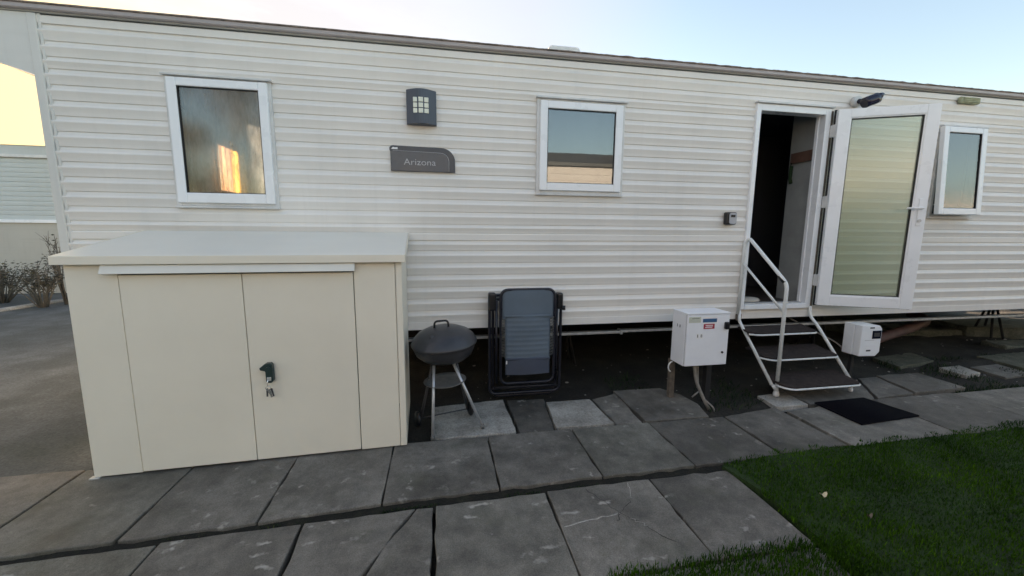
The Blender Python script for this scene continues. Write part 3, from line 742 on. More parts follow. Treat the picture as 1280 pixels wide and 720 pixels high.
ln.tube([(x, WY - .028, z) for x, z in edge], .0018, 6); ln.build('trim_line', 'silver', t)
lo = MB(); lo.prism([(-.348, 2.040), (-.298, 2.040), (-.303, 2.047), (-.300, 2.054), (-.322, 2.052), (-.336, 2.055)], WY - .0275, WY - .0262, 'y'); lo.build('emblem', 'white', t)
text('lettering', 'Arizona', -.258, -.016, 1.926, WY - .0285, 'silver', t, h=.046)
t = thing('key_safe', (2.61, WY - .013, 1.50), 'small black key safe with grey lid, mounted beside the door frame', 'key safe')
B(2.553, 2.660, WY - .058, WY - .0135, 1.500, 1.612, .012, seg=3).build('safe_body', 'black', t)
kl = MB(); kl.prism(rrect(2.578, 2.652, 1.506, 1.604, .02), WY - .066, WY - .0585, 'y', .002); kl.build('lid', 'silver', t)
B(2.590, 2.634, WY - .070, WY - .0665, 1.565, 1.588, .002).build('code_window', 'black', t)
t = thing('security_camera', (3.93, WY - .013, 2.63), 'black bullet camera on a round white base above the open door', 'camera')
MB().tube([(3.83, WY - .012, 2.638), (3.83, WY - .05, 2.638)], .048, 20).build('mount', 'upvc_old', t)
cm = MB(); cm.tube([(3.83, WY - .05, 2.638), (3.84, WY - .10, 2.620)], .022, 10); cm.tube([(3.800, WY - .125, 2.595), (3.83, WY - .135, 2.610), (3.88, WY - .15, 2.628), (3.905, WY - .155, 2.640)], .046, 16); cm.build('camera_body', 'navy', t)
MB().tube([(3.900, WY - .155, 2.642), (3.945, WY - .17, 2.672)], .042, 16, r2=.014).build('hood', 'navy', t)

# ------------------------------------------------------------------ metal shed
t = thing('storage_shed', (-1.97, 2.503, 0), 'low cream metal storage shed with a sloping roof in front of the caravan', 'shed', rz=R(2.27))
SM = t.matrix_basis.copy() if False else Matrix.Translation((-1.97, 2.503, 0)) @ Matrix.Rotation(R(2.27), 4, 'Z')
bpy.context.view_layer.update()
def sp(mb, name, mat, par=None): mb.bm.transform(SM); return mb.build(name, mat, par or t)
SW, SD = 1.737, .70
b = MB(); b.box(0, .238, 0, .02, .006, 1.235, .003); b.box(1.452, 1.695, 0, .02, .006, 1.235, .003); b.box(.237, 1.453, .004, .02, 1.175, 1.235, .002); sp(b, 'front_panel', 'shed')
b = MB(); b.box(1.698, SW, -.003, .03, .006, 1.238, .004); sp(b, 'corner_post', 'shed')
b = MB(); 
for xa in (0, SW - .018):
    b = MB(); b.prism([(.022, .006), (SD, .006), (SD, 1.375), (.022, 1.235)], xa, xa + .018, 'x'); sp(b, 'side_panel', 'shed')
b = MB(); b.box(.02, SW - .02, SD - .02, SD - .002, .006, 1.36); sp(b, 'back_panel', 'shed')
b = MB(); b.box(.242, 1.448, .022, .03, .006, 1.17); sp(b, 'inner_lining', 'seam')
for xa, xb in ((.2425, .8405), (.8445, 1.4475)):
    b = MB(); b.box(xa, xb, -.004, .016, .012, 1.168, .003); dr_ = sp(b, 'door', 'shed')
    if xa > .5:
        b = MB(); b.prism([(.905, 1.005 - .40), (.925, .622), (.942, .633), (.968, .633), (.976, .622), (.978, .523), (.966, .512), (.944, .512), (.937, .522), (.936, .585), (.910, .592)], -.040, -.005, 'y', .004)
        b.tube([(.955, -.03, .60), (.955, -.062, .60)], .014, 12); hd_ = sp(b, 'handle', 'lockgreen', dr_)
        b = MB(); b.box(.945, .968, -.046, -.0405, .527, .55, .002); sp(b, 'lock_barrel', 'steel', dr_)
        b = MB(); b.tube([(.952, -.047, .54), (.948, -.055, .515), (.950, -.05, .497)], .003, 6); b.tube([(.950 + .014 * math.cos(a * .52), -.05, .485 + .014 * math.sin(a * .52)) for a in range(12)], .002, 6, closed=True)
        b.prism([(.943, .478), (.960, .480), (.971, .430), (.962, .426), (.955, .448), (.950, .458)], -.052, -.0495, 'y'); sp(b, 'keys', 'chrome', dr_)
        b = MB(); b.prism([(.938, .480), (.948, .484), (.946, .432), (.937, .432)], -.048, -.0455, 'y'); b.prism([(.960, .484), (.972, .480), (.980, .432), (.972, .430)], -.048, -.0455, 'y'); sp(b, 'key_fob', 'darksteel', dr_)
b = MB(); b.prism([(-.045, 1.178), (-.052, 1.181), (-.030, 1.226), (0, 1.232), (0, 1.225), (-.026, 1.220)], .185, 1.465, 'x'); sp(b, 'door_canopy', 'shed_sky_tone')
rfm = MB(); y0, y1 = -.040, SD + .015; za, zb = 1.272, 1.408
rfm.prism([(y0 + .002, za - .003), (y0 + .004, za + .004), (y1, zb), (y1, zb - .02), (y0 + .03, za - .022)], -.024, SW + .020, 'x'); rr_ = sp(rfm, 'roof', 'shed_sky_tone')
b = MB(); b.box(-.027, SW + .023, y0 - .004, y0 + .0015, za - .042, za + .003, .0015)
b.prism([(y0 + .003, za - .040), (y1, zb - .045), (y1, zb + .003), (y0 + .003, za + .003)], -.0305, -.0255, 'x'); b.prism([(y0 + .003, za - .040), (y1, zb - .045), (y1, zb + .003), (y0 + .003, za + .003)], SW + .0215, SW + .026, 'x')
sp(b, 'roof_edge', 'shed', rr_)
b = MB(); b.box(-.02, .03, -.012, .02, -.004, .006, .002); sp(b, 'corner_foot', 'steel')

# ------------------------------------------------------------------ kettle barbecue
KC = (.02, 2.80)
t = thing('kettle_barbecue', (KC[0], KC[1], 0), 'black kettle barbecue on thin aluminium legs, standing beside the shed', 'barbecue')
bw = MB(); bw.lathe((KC[0], KC[1], 0), [(.03, .492), (.09, .498), (.15, .518), (.195, .555), (.216, .60), (.220, .625), (.226, .630), (.220, .634)], 40); bowl = bw.build('bowl', 'kettle', t)
lt = Matrix.Rotation(R(-3.2), 4, 'Y') @ Matrix.Rotation(R(3), 4, 'X')
ld = MB(); ld.lathe((KC[0] + .003, KC[1], .643), [(.230, -.012), (.233, 0), (.227, .008), (.214, .036), (.180, .070), (.12, .098), (.06, .108), (.01, .110)], 40, mat=lt); lid = ld.build('lid', 'kettle', t)
hh = MB(); hh.tube(bez([(-.045, 2.79, .742), (-.042, 2.79, .792), (.050, 2.79, .798), (.055, 2.79, .746)], .04, 8), .0075, 10); hh.build('handle', 'black', lid)
dv = MB(); dv.lathe((-.06, 2.66, .71), [(.016, 0), (.018, .004), (.004, .007)], 12, mat=Matrix.Rotation(R(50), 4, 'X')); dv.build('damper', 'darksteel', lid)
feet = ((-.067, 2.617), (.287, 2.73), (.195, 2.955), (-.157, 2.84))
tops = ((-.052, 2.735), (.085, 2.765), (.10, 2.885), (-.055, 2.885))
for k in range(4):
    b = MB(); b.tube([(*tops[k], .49 if k < 2 else .50), (*feet[k], .012 if k < 2 else .05)], .0105, 10); lg = b.build('leg', 'alu' if k < 2 else 'darksteel', t)
    if k < 2:
        MB().lathe((*feet[k], 0), [(.014, 0), (.015, .02), (.011, .03)], 12).build('leg_cap', 'pan', lg)
    else:
        wm = Matrix.Rotation(R(90), 4, 'Y') @ Matrix.Identity(4)
        b = MB(); b.lathe((feet[k][0] + (.02 if k == 2 else -.02), feet[k][1], .055), [(.03, -.014), (.048, -.012), (.055, -.006), (.055, .006), (.048, .012), (.03, .014)], 24, mat=Matrix.Rotation(R(17), 4, 'Z') @ wm); b.build('wheel', 'black', t)
b = MB(); b.tube([(.215, 2.955, .055), (-.175, 2.84, .055)], .005, 8); b.build('axle', 'darksteel', t)
b = MB(); b.lathe((.025, 2.80, .335), [(.06, 0), (.125, .006), (.150, .018), (.153, .022), (.120, .012), (.03, .008)], 32, mat=Matrix.Rotation(R(-3), 4, 'Y')); b.build('ash_pan', 'pan', t)

# ------------------------------------------------------------------ folded reclining chair
t = thing('folded_recliner', (.71, 3.24, 0), 'folded garden recliner with teal grey mesh fabric and dark tubes, leaning on the siding', 'garden chair')
def rr3(x0, x1, z0, z1, y, r, tilt=0, n=6):
    return [(x, y + (z - z0) * tilt, z) for x, z in rrect(x0, x1, z0, z1, r, n)]
b = MB(); b.tube(rr3(.487, .945, .15, .95, 3.175, .06), .0125, 10, closed=True); b.build('seat_frame', 'chairtube', t)
b = MB(); b.tube(rr3(.40, 1.015, .045, .90, 3.225, .05), .0125, 10, closed=True); b.build('outer_frame', 'chairtube', t)
b = MB(); b.tube(rr3(.432, .985, .012, .86, 3.255, .05), .0125, 10, closed=True); b.build('rear_frame', 'chairtube', t)
b = MB(); b.tube([(.43, 3.21, .105), (.985, 3.21, .10)], .011, 8); b.tube([(.41, 3.225, .09), (1.0, 3.225, .085)], .009, 8); b.tube([(.455, 3.20, .15), (.455, 3.20, .86)], .011, 8); b.tube([(.975, 3.20, .15), (.975, 3.20, .86)], .011, 8); b.build('cross_bar', 'chairtube', t)
def cloth(x0, x1, z0, z1, y, bow, rib=0, nr=0, th=.012):
    b = MB(); nx, nz = 16, 60; f_, k_ = [], []
    for j in range(nz + 1):
        v = j / nz; z = z0 + (z1 - z0) * v; a, c = [], []
        for i in range(nx + 1):
            u = i / nx; x = x0 + (x1 - x0) * u; yy = y - bow * math.sin(math.pi * min(1, max(0, u))) + (rib * (abs(math.sin(math.pi * nr * v)) - 1) if nr else 0) + .003 * noise.noise(Vector((x * 6, z * 9, 0)))
            a.append(b.bm.verts.new((x, yy, z))); c.append(b.bm.verts.new((x, y + th, z)))
        f_.append(a); k_.append(c)
    for j in range(nz):
        for i in range(nx):
            b.bm.faces.new([f_[j][i], f_[j][i + 1], f_[j + 1][i + 1], f_[j + 1][i]]); b.bm.faces.new([k_[j][i], k_[j + 1][i], k_[j + 1][i + 1], k_[j][i + 1]])
        b.bm.faces.new([f_[j][0], f_[j + 1][0], k_[j + 1][0], k_[j][0]]); b.bm.faces.new([f_[j][nx], k_[j][nx], k_[j + 1][nx], f_[j + 1][nx]])
    b.bm.faces.new(f_[0] + k_[0][::-1]); b.bm.faces.new(f_[-1][::-1] + k_[-1]); return b
hr = cloth(.500, .932, .70, .945, 3.172, .012); hro = hr.build('headrest', 'fabric', t, smooth=True)
se = cloth(.522, .905, .37, .735, 3.158, .020, .003, 9); seo = se.build('backrest', 'fabric', t, smooth=True)
lo_ = cloth(.525, .902, .235, .372, 3.150, .022); lo_.build('seat', 'fabric2', t, smooth=True)
b = MB(); b.tube([(.522, 3.146, .735), (.905, 3.146, .732)], .010, 8); b.build('stitched_edge', 'fabric', seo)
b = MB(); b.tube([(.53, 3.138, .372), (.90, 3.138, .370)], .009, 8); b.build('stitched_edge', 'fabric2', seo)
for s_, xe, xi in ((-1, .487, .522), (1, .945, .905)):
    b = MB(); zz = []
    for k in range(14):
        z = .39 + k * .024; zz += [(xe, 3.170, z + .006), (xi, 3.148, z), (xi, 3.148, z + .010), (xe, 3.170, z + .016)]
    b.tube(zz, .0026, 5); b.build('lacing', 'pan', t)
b = MB(); b.box(.388, .452, 3.175, 3.255, .775, .925, .018, seg=3); b.build('armrest', 'black', t)
b = MB(); b.box(.968, 1.022, 3.175, 3.255, .775, .915, .018, seg=3); b.build('armrest', 'black', t)
b = MB(); b.tube([(1.01, 3.17, .79), (1.035, 3.16, .79)], .020, 12); b.build('locking_knob', 'black', t)
b = MB(); b.box(.526, .536, 3.128, 3.135, .335, .362); b.build('care_label', 'white', t)

# ------------------------------------------------------------------ electricity cabinet on posts
t = thing('electric_cabinet', (2.12, 2.9, 0), 'larger white metal cabinet numbered 18 with blue and red labels, left of the steps', 'electric box')
cx0, cx1, cy0, cy1, cz0, cz1 = 1.930, 2.312, 2.80, 3.0, .348, .786
body = B(cx0, cx1, cy0 + .022, cy1, cz0, cz1, .004).build('cabinet_body', 'boxwhite', t)
cd = B(cx0 + .003, cx1 - .002, cy0, cy0 + .018, cz0 + .004, cz1 - .012, .004).build('cabinet_door', 'boxwhite', t)
B(cx0 + .006, cx1 - .005, cy0 + .0182, cy0 + .0218, cz0 + .006, cz1 - .014).build('door_seal', 'seam', t)
B(cx0 - .002, cx1 + .002, cy0 - .004, cy1, cz1 - .008, cz1 + .003, .002).build('cabinet_top', 'boxwhite', t)
kb = MB(); kb.prism(rrect(2.262, 2.300, .652, .712, .012), cy0 - .022, cy0 - .0005, 'y', .003); kb.box(2.274, 2.288, cy0 - .032, cy0 - .020, .66, .704, .003); kb.build('knob', 'black', cd)
MB().tube([(2.262, cy0 - .0005, .458), (2.262, cy0 - .008, .458)], .009, 12).build('keyhole', 'black', cd)
fy = cy0 - .0012
l_ = B(1.944, 2.050, fy, cy0 - .0002, .712, .758).build('label', 'cream_label', cd); 
B(1.970, 2.036, fy - .0005, fy - .0001, .744, .7475).build('label_text', 'print', l_)
for k in range(3): B(1.956, 2.040, fy - .0005, fy - .0001, .735 - k * .007, .7365 - k * .007).build('label_text', 'silver', l_)
l_ = B(2.064, 2.196, fy, cy0 - .0002, .702, .757).build('label', 'white', cd); l2 = B(2.067, 2.193, fy - .0006, fy - .0002, .712, .742).build('label_band', 'blue', l_)
l_ = B(2.078, 2.176, fy, cy0 - .0002, .658, .699).build('label', 'red', cd)
for z, xa in ((.684, 2.094), (.668, 2.090)): B(xa, xa + .066, fy - .0006, fy - .0002, z, z + .006).build('label_text', 'white', l_)
B(2.100, 2.162, fy - .0006, fy - .0002, .677, .679).build('label_text', 'white', l_)
for k, ch in enumerate('18'):
    xa = 2.024 + k * .032; l_ = B(xa - .006, xa + .020, fy, cy0 - .0002, .578, .622).build('number_sticker', 'white', cd)
    text('number', ch, xa + (.003 if ch == '1' else .0), xa + (.009 if ch == '1' else .014), .590, fy - .0006, 'print', l_, h=.024)
# number on the side
for k, ch in enumerate('18'):
    text('number', ch, 0, .005 if ch == '1' else .014, 0, 0, 'print', body, h=.024, rotz=-90, origin=(cx0 - .0008, 2.93 - k * .032, .655))
po = MB(); po.box(1.945, 1.990, 3.002, 3.045, -.08, cz0 - .0005, .004, mat=Matrix.Translation((1.97, 2.97, 0)) @ Matrix.Rotation(R(-1), 4, 'Y') @ Matrix.Translation((-1.97, -2.97, 0))); po.build('post', 'post', t)
B(2.25, 2.30, 2.95, 3.0, -.08, cz0 - .0005, .004).build('post', 'under', t)
ca = MB(); ca.tube(bez([(2.09, 2.90, .35), (2.10, 2.88, .20), (2.15, 2.84, .06), (2.19, 2.80, -.04)], .1), .014, 8); ca.tube(bez([(2.14, 2.93, .35), (2.16, 2.94, .22), (2.14, 2.90, .12)], .05), .010, 8)
ca.tube([(2.05, 2.84, .07), (2.13, 2.86, .11)], .006, 6); ca.tube(bez([(2.155, 2.83, .05), (2.20, 2.77, .0), (2.22, 2.76, -.06)], .02), .007, 6); ca.build('cable', 'cable', t)
ca = MB(); ca.tube([(1.94 - .035 * math.sin(a), 2.98, .29 + .045 * math.cos(a)) for a in [k * .35 for k in range(9)]], .006, 6); ca.build('cable_loop', 'white', t)

# smaller meter box
t = thing('meter_box', (3.99, 3.05, 0), 'smaller white plastic meter box with a dark window, right of the steps', 'meter box')
ch_ = [(3.868, .282), (4.062, .276), (4.106, .315), (4.106, .540), (4.080, .572), (3.868, .580)]
MB().prism(ch_, 3.055, 3.15, 'y', .004).build('meter_body', 'plasticwhite', t)
mc = MB().prism([(x + (.004 if x < 3.9 else -.003), z) for x, z in ch_], 2.985, 3.052, 'y', .007).build('meter_cover', 'plasticwhite', t)
B(3.992, 4.090, 2.980, 2.9848, .448, .526, .002).build('dial_window', 'navy', mc)
B(4.008, 4.072, 2.978, 2.9798, .468, .505).build('dial', 'darksteel', mc)
B(3.960, 4.008, 2.982, 2.9848, .548, .560).build('label', 'signdark', mc); B(3.945, 3.992, 2.982, 2.9848, .328, .342).build('label', 'signdark', mc)
B(3.915, 4.020, 2.983, 2.9848, .4335, .4365).build('seam', 'silver', mc)
B(3.93, 4.03, 2.9835, 2.9848, .372, .384).build('label', 'boxwhite', mc)
B(3.935, 3.965, 3.10, 3.13, -.08, .2815, .003).build('post', 'under', t)
c_ = MB(); c_.tube(bez([(3.9, 3.12, .28), (3.86, 3.2, .36), (3.7, 3.3, .45), (3.45, 3.42, .60)], .1), .007, 6); c_.build('cable', 'cable', t)

# ------------------------------------------------------------------ steps with handrail
t = thing('entry_steps', (3.25, 3.05, 0), 'three dark grip steps on a white tube frame with one handrail', 'steps')
fr_ = MB(); f2_ = MB()
fr_.tube(bez([(2.795, 3.275, .70), (2.795, 3.262, .60), (2.80, 3.245, .57), (2.868, 2.90, .10)], .04), .0145, 10)
f2_.tube(bez([(3.585, 3.275, .72), (3.575, 3.255, .62), (3.60, 3.20, .555), (3.665, 2.88, .118)], .05), .0145, 10)
f2_.tube([(3.672, 2.875, .118), (3.678, 2.868, .012)], .0135, 10)
fr_.tube([(2.87, 2.89, .10), (2.90, 2.884, .06)], .0145, 10)
fr_.build('side_frame', 'rail', t); f2_.build('side_frame', 'rail', t)
MB().lathe((3.678, 2.868, 0), [(.018, 0), (.019, .02), (.014, .03)], 12).build('foot_cap', 'upvc_old', t)
hr_ = MB(); hr_.tube(bez([(2.905, 2.884, .01), (2.893, 2.875, 1.0), (2.803, 3.235, 1.378), (2.79, 3.27, 1.34), (2.785, 3.275, .66)], .05, 6), .0155, 12)
ho_ = hr_.build('handrail', 'rail', t)
MB().tube([(2.877, 2.945, 1.045 + .015), (2.889, 2.893, .998 + .012)], .0185, 12).build('grip_tape', 'black', ho_)
MB().tube([(2.787, 3.272, 1.15), (2.893, 2.885, .755)], .0105, 10).build('mid_rail', 'rail', t)
MB().lathe((2.905, 2.884, 0), [(.024, 0), (.026, .02), (.019, .05)], 12).build('foot_cap', 'upvc_old', t)
B(2.765, 2.825, 3.268, 3.286, .60, .665, .008).build('wall_bracket', 'post', t)
for yf_, zt, xa, xb in ((2.755, .112, 2.885, 3.645), (2.945, .31, 2.850, 3.60), (3.090, .505, 2.80, 3.50)):
    yb_ = yf_ + .265 if yf_ < 3.0 else 3.275
    TT = Matrix.Translation((0, yf_, zt)) @ Matrix.Rotation(R(8), 4, 'X') @ Matrix.Translation((0, -yf_, -zt))
    w = .10
    ol = [(xa - .01, yb_), (xa - .005, yf_ + .12)] + [(xa + w * (1 - math.cos(R(a))) * .9, yf_ + .12 - .12 * math.sin(R(a))) for a in (20, 40, 60, 80)] + [(xa + w, yf_)] + [(xb - .03, yf_), (xb, yf_ + .02), (xb, yb_)]
    if yf_ > 3.05: ol = [(xa - .01, yb_), (xa, yf_ + .05)] + [(xa + .05, yf_ + .012), (xa + w, yf_)] + [(xb - .03, yf_), (xb, yf_ + .02), (xb, yb_)]
    tr_ = MB().prism(ol, zt - .006, zt + .012, 'z', .003, mat=TT).build('tread', 'tread', t)
    MB().tube([(x, y - .004, zt - .006) for x, y in ol[1:-1]], .0085, 8).build('tread_rim', 'rail', tr_)

# ------------------------------------------------------------------ doormat, stones, pipe
mt = MB(); c4 = [(3.094, 2.300), (3.700, 2.345), (3.618, 2.702), (3.094, 2.688)]
mt.prism(wob(c4, .002), .003, .015, 'z', .002)
for k in range(46):
    u = (k + .5) / 46; a = Vector(c4[0]).lerp(Vector(c4[3]), u); b_ = Vector(c4[1]).lerp(Vector(c4[2]), u)
    a2 = a.lerp(b_, .02); b2 = a.lerp(b_, .98); mt.tube([(a2.x, a2.y, .0155), (b2.x, b2.y, .0155)], .0028, 5)
tag(mt.build('doormat', 'mat'), 'black ribbed rubber doormat on the slabs below the steps', 'doormat')
pp = MB(); pp.tube(bez([(4.45, 3.58, .15), (5.0, 3.66, .235), (5.6, 3.78, .30), (6.05, 3.90, .36), (6.2, 4.2, .38)], .2), .055, 14)
tag(pp.build('drain_pipe', 'pipe'), 'rusty pink pipe lying under the caravan behind the meter box', 'pipe')
def stone(name, x0, x1, y0, y1, z0, z1, lab, rz=0, mat='block'):
    b = MB().box(x0, x1, y0, y1, z0, z1, .02, seg=2)
    bmesh.ops.subdivide_edges(b.bm, edges=b.bm.edges[:], cuts=3, use_grid_fill=True)
    for v in b.bm.verts: v.co += Vector((noise.noise(v.co * 6), noise.noise(v.co * 6 + Vector((5, 0, 0))), noise.noise(v.co * 6 + Vector((0, 5, 0))))) * .012
    cx, cy = (x0 + x1) / 2, (y0 + y1) / 2
    b.bm.transform(Matrix.Translation((cx, cy, 0)) @ Matrix.Rotation(R(rz), 4, 'Z') @ Matrix.Translation((-cx, -cy, 0)))
    tag(b.build(name, mat), lab, 'stone', 'stones lying under the caravan edge')
stone('stone_slab', 7.4, 9.1, 4.05, 4.75, -.06, .14, 'long mossy kerb stone at the far right under the caravan edge', -14)
stone('stone_slab', 6.5, 7.9, 4.35, 4.75, -.06, .07, 'flat dark stone lying left of the long mossy kerb stone', -10)
stone('concrete_block', 5.7, 6.3, 4.7, 5.1, -.08, .20, 'dark concrete block deep under the caravan behind the pink pipe', 8)
stone('rubble_stone', 6.95, 7.9, 3.6, 3.85, -.05, .06, 'low rough stone under the caravan edge near the right margin', -6)
# pale folded cloth on the lobby floor
cb = MB(); cb.lathe((3.02, 3.50, .742), [(.15, 0), (.17, .015), (.15, .035), (.06, .045)], 20, mat=Matrix.Scale(.7, 4, (0, 1, 0)))
tag(cb.build('folded_cloth', 'cloth', smooth=True), 'pale cloth lying on the floor just inside the open door', 'cloth')

# ------------------------------------------------------------------ neighbours
def ribbed(mb, xa, xb, za, zb, y, pitch=.1, sgn=-1, axis='x'):
    n = int((zb - za) / pitch); pts = []
    for k in range(n):
        z = za + k * pitch; pts += [(z, .012), (z + pitch * .6, .012), (z + pitch * .96, 0)]
    pts.append((zb, 0)); A = [mb.bm.verts.new((xa, y + sgn * o, z)) for z, o in pts]; C = [mb.bm.verts.new((xb, y + sgn * o, z)) for z, o in pts]
    for j in range(len(pts) - 1): mb.bm.faces.new([A[j], C[j], C[j + 1], A[j + 1]])
nb = thing('neighbouring_caravan', (-12, 12, 0), 'pale grey neighbouring caravan behind the left end of the cream one', 'caravan')
NY0, NXR, NXL = 10.5, -8.08, -19
b = MB(); b.box(NXL, NXR, NY0 + .02, 13.5, 1.60, 3.12); b.build('wall', 'neigh', nb)
b = MB(); ribbed(b, NXL, NXR, 1.60, 2.93, NY0); b.build('siding', 'neigh', nb)
B(NXL - .05, NXR + .08, NY0 - .03, 13.55, 2.93, 3.15, .01).build('fascia', 'neigh', nb)
B(NXL - .05, NXR + .08, NY0 - .06, NY0 - .03, 2.90, 2.96, .005).build('gutter', 'upvc_old', nb)
B(NXL - .05, NXR + .05, NY0 - .06, NY0 + .015, 1.53, 1.60, .006).build('base_trim', 'upvc', nb)
B(NXL, NXR, NY0 - .01, 13.4, -.1, 1.53).build('skirting', 'neigh_skirt', nb)
MB().prism([(NY0 - .05, 3.152), (12, 3.30), (13.57, 3.152)], NXL - .1, NXR + .1, 'x').build('roof', 'roof', nb)
# opposite caravan, mirrored in the windows
opc = thing('opposite_caravan', (4, -4, 0), 'tan caravan with a dark pitched roof, seen only mirrored in the windows', 'caravan')
OX0, OX1, OY = -1.5, 15.5, -2.2
b = MB(); b.box(OX0, OX1, OY - 3.6, OY - .02, .6, 2.88); b.build('wall', 'opp', opc)
b = MB(); ribbed(b, OX0, OX1, .6, 2.88, OY, .14, 1); b.build('siding', 'opp', opc)
B(OX0, OX1, OY - 3.5, OY - .03, -.1, .6).build('skirting', 'opproof', opc)
MB().prism([(OY + .12, 2.86), (OY + .12, 2.93), (OY - 1.8, 3.50), (OY - 3.72, 2.93), (OY - 3.72, 2.86)], OX0 - .1, OX1 + .1, 'x').build('roof', 'opproof', opc)
for x in (-.6, 5.2, 10.5):
    f = MB(); 
    f.box(x, x + .05, OY + .012, OY + .04, 1.3, 2.2); f.box(x + 1.0, x + 1.05, OY + .012, OY + .04, 1.3, 2.2); f.box(x + .051, x + .999, OY + .012, OY + .04, 1.3, 1.35); f.box(x + .051, x + .999, OY + .012, OY + .04, 2.15, 2.2)
    wo = f.build('window', 'upvc', opc); B(x + .05, x + 1.0, OY + .014, OY + .02, 1.35, 2.15).build('pane', 'navy', wo)

# shrubs by the neighbour
def shrub(x, y, h, w, seed, label, leaves=900, twigs=26):
    rnd = random.Random(seed); r_ = thing('shrub', (x, y, 0), label, 'shrub', 'shrubs along the neighbouring skirting')
    b = MB(); tips = []
    for k in range(twigs):
        a = rnd.uniform(0, 6.28); l = rnd.uniform(.5, 1) * h; sp_ = rnd.uniform(.1, 1) * w
        p0 = Vector((x + .04 * math.cos(a), y + .04 * math.sin(a), -.05)); p3 = Vector((x + sp_ * math.cos(a), y + sp_ * math.sin(a) * .7, l))
        p1 = p0.lerp(p3, .35) + Vector((rnd.uniform(-.05, .05), 0, .1 * h)); p2 = p0.lerp(p3, .7) + Vector((rnd.uniform(-.08, .08), rnd.uniform(-.05, .05), .05 * h))
        b.tube([p0, p1, p2, p3], .012, 5, r2=.003); tips.append((p1, p2, p3))
        for j in range(4):
            s0 = p1.lerp(p3, rnd.uniform(.2, .9)); e0 = s0 + Vector((rnd.uniform(-.2, .2), rnd.uniform(-.15, .15), rnd.uniform(.05, .28))) * h * .7
            b.tube([s0, s0.lerp(e0, .5) + Vector((0, 0, .02)), e0], .005, 4, r2=.0015); tips.append((s0, s0.lerp(e0, .5), e0))
    b.build('branches', 'twig', r_)
    b = MB()
    for k in range(leaves):
        tp = rnd.choice(tips); p = tp[rnd.randrange(0, 2)].lerp(tp[2], rnd.random()) + Vector((rnd.gauss(0, .05), rnd.gauss(0, .05), rnd.gauss(0, .05)))
        s_ = rnd.uniform(.012, .032); M3 = Matrix.Rotation(rnd.uniform(0, 6.28), 3, 'Z') @ Matrix.Rotation(rnd.uniform(0, 3.1), 3, 'X')
        b.poly([p + M3 @ Vector(c_) * s_ for c_ in ((-1, 0, 0), (0, -.5, .1), (1.2, 0, 0), (0, .5, .1))])
    b.build('leaves', 'shrubleaf', r_)
shrub(-7.15, 8.6, .85, .55, 3, 'low dense grey green shrub nearest the shed roof corner', 700, 30)
shrub(-8.3, 9.2, .80, .8, 4, 'broad low shrub by the pale skirting at the left edge', 1100, 34)
shrub(-7.0, 8.9, 1.35, .35, 6, 'taller bare twiggy shrub rising behind the shed roof corner', 160, 22)
shrub(-9.6, 9.4, .75, .8, 9, 'low shrub furthest left against the skirting', 900, 30)

hg = thing('conifer_hedge', (31, -13.4, 0), 'tall dark hedge far off, seen only mirrored in the narrow ajar window', 'hedge')
b = MB(); rnd = random.Random(5)
for k in range(5200):
    x = rnd.uniform(20, 44); hh_ = 4.9 + .8 * noise.noise(Vector((x * .5, 0, 0))) + .3 * noise.noise(Vector((x * 2, 0, 0))); p = Vector((x, -13.4 + rnd.uniform(-.8, .8), rnd.uniform(0, hh_)))
    s_ = rnd.uniform(.12, .30); M3 = Matrix.Rotation(rnd.uniform(0, 6.28), 3, 'Z') @ Matrix.Rotation(rnd.uniform(0, 3.1), 3, 'X')
    b.poly([p + M3 @ Vector(c_) * s_ for c_ in ((-1, 0, 0), (0, -.6, .1), (1.2, 0, 0), (0, .6, .1))])
b.build('crown', 'shrubleaf', hg)
gtr = thing('garden_tree', (-7.2, -9.6, 0), 'leafy tree behind the photographer, seen only mirrored in the leftmost window', 'tree')
b = MB(); cl_ = [(rnd.uniform(-3.2, 3.4), rnd.uniform(-1.6, 1.6), rnd.uniform(2.2, 6.6), rnd.uniform(.5, 1.1)) for k in range(46)]
for k in range(7500):
    cx, cy, cz, cr_ = rnd.choice(cl_); d_ = Vector((rnd.gauss(0, 1), rnd.gauss(0, 1), rnd.gauss(0, .8))).normalized() * cr_ * rnd.uniform(.4, 1)
    p = Vector((-7.2 + cx, -9.6 + cy, cz)) + d_; s_ = rnd.uniform(.04, .10); M3 = Matrix.Rotation(rnd.uniform(0, 6.28), 3, 'Z') @ Matrix.Rotation(rnd.uniform(0, 3.1), 3, 'X')
    b.poly([p + M3 @ Vector(c_) * s_ for c_ in ((-1, 0, 0), (0, -.6, .1), (1.2, 0, 0), (0, .6, .1))])
b.build('crown', 'paleleaf', gtr)
b = MB(); b.tube([(-7.2, -9.6, -.1), (-7.15, -9.6, 1.4), (-7.25, -9.55, 3)], .19, 10, r2=.12)
for (cx, cy, cz, cr_) in cl_[::2]: b.tube([(-7.2, -9.6, 1.9 + .3 * rnd.random()), (-7.2 + cx * .5, -9.6 + cy * .5, (2 + cz) / 2), (-7.2 + cx, -9.6 + cy, cz)], .07, 6, r2=.015)
b.build('trunk', 'twig', gtr)
for k in range(6):
    x = 21.5 + k * 4.2; MB().tube([(x, -13.4, -.05), (x + .1, -13.4, 2), (x, -13.3, 4)], .14, 8, r2=.04).build('trunk', 'twig', hg)

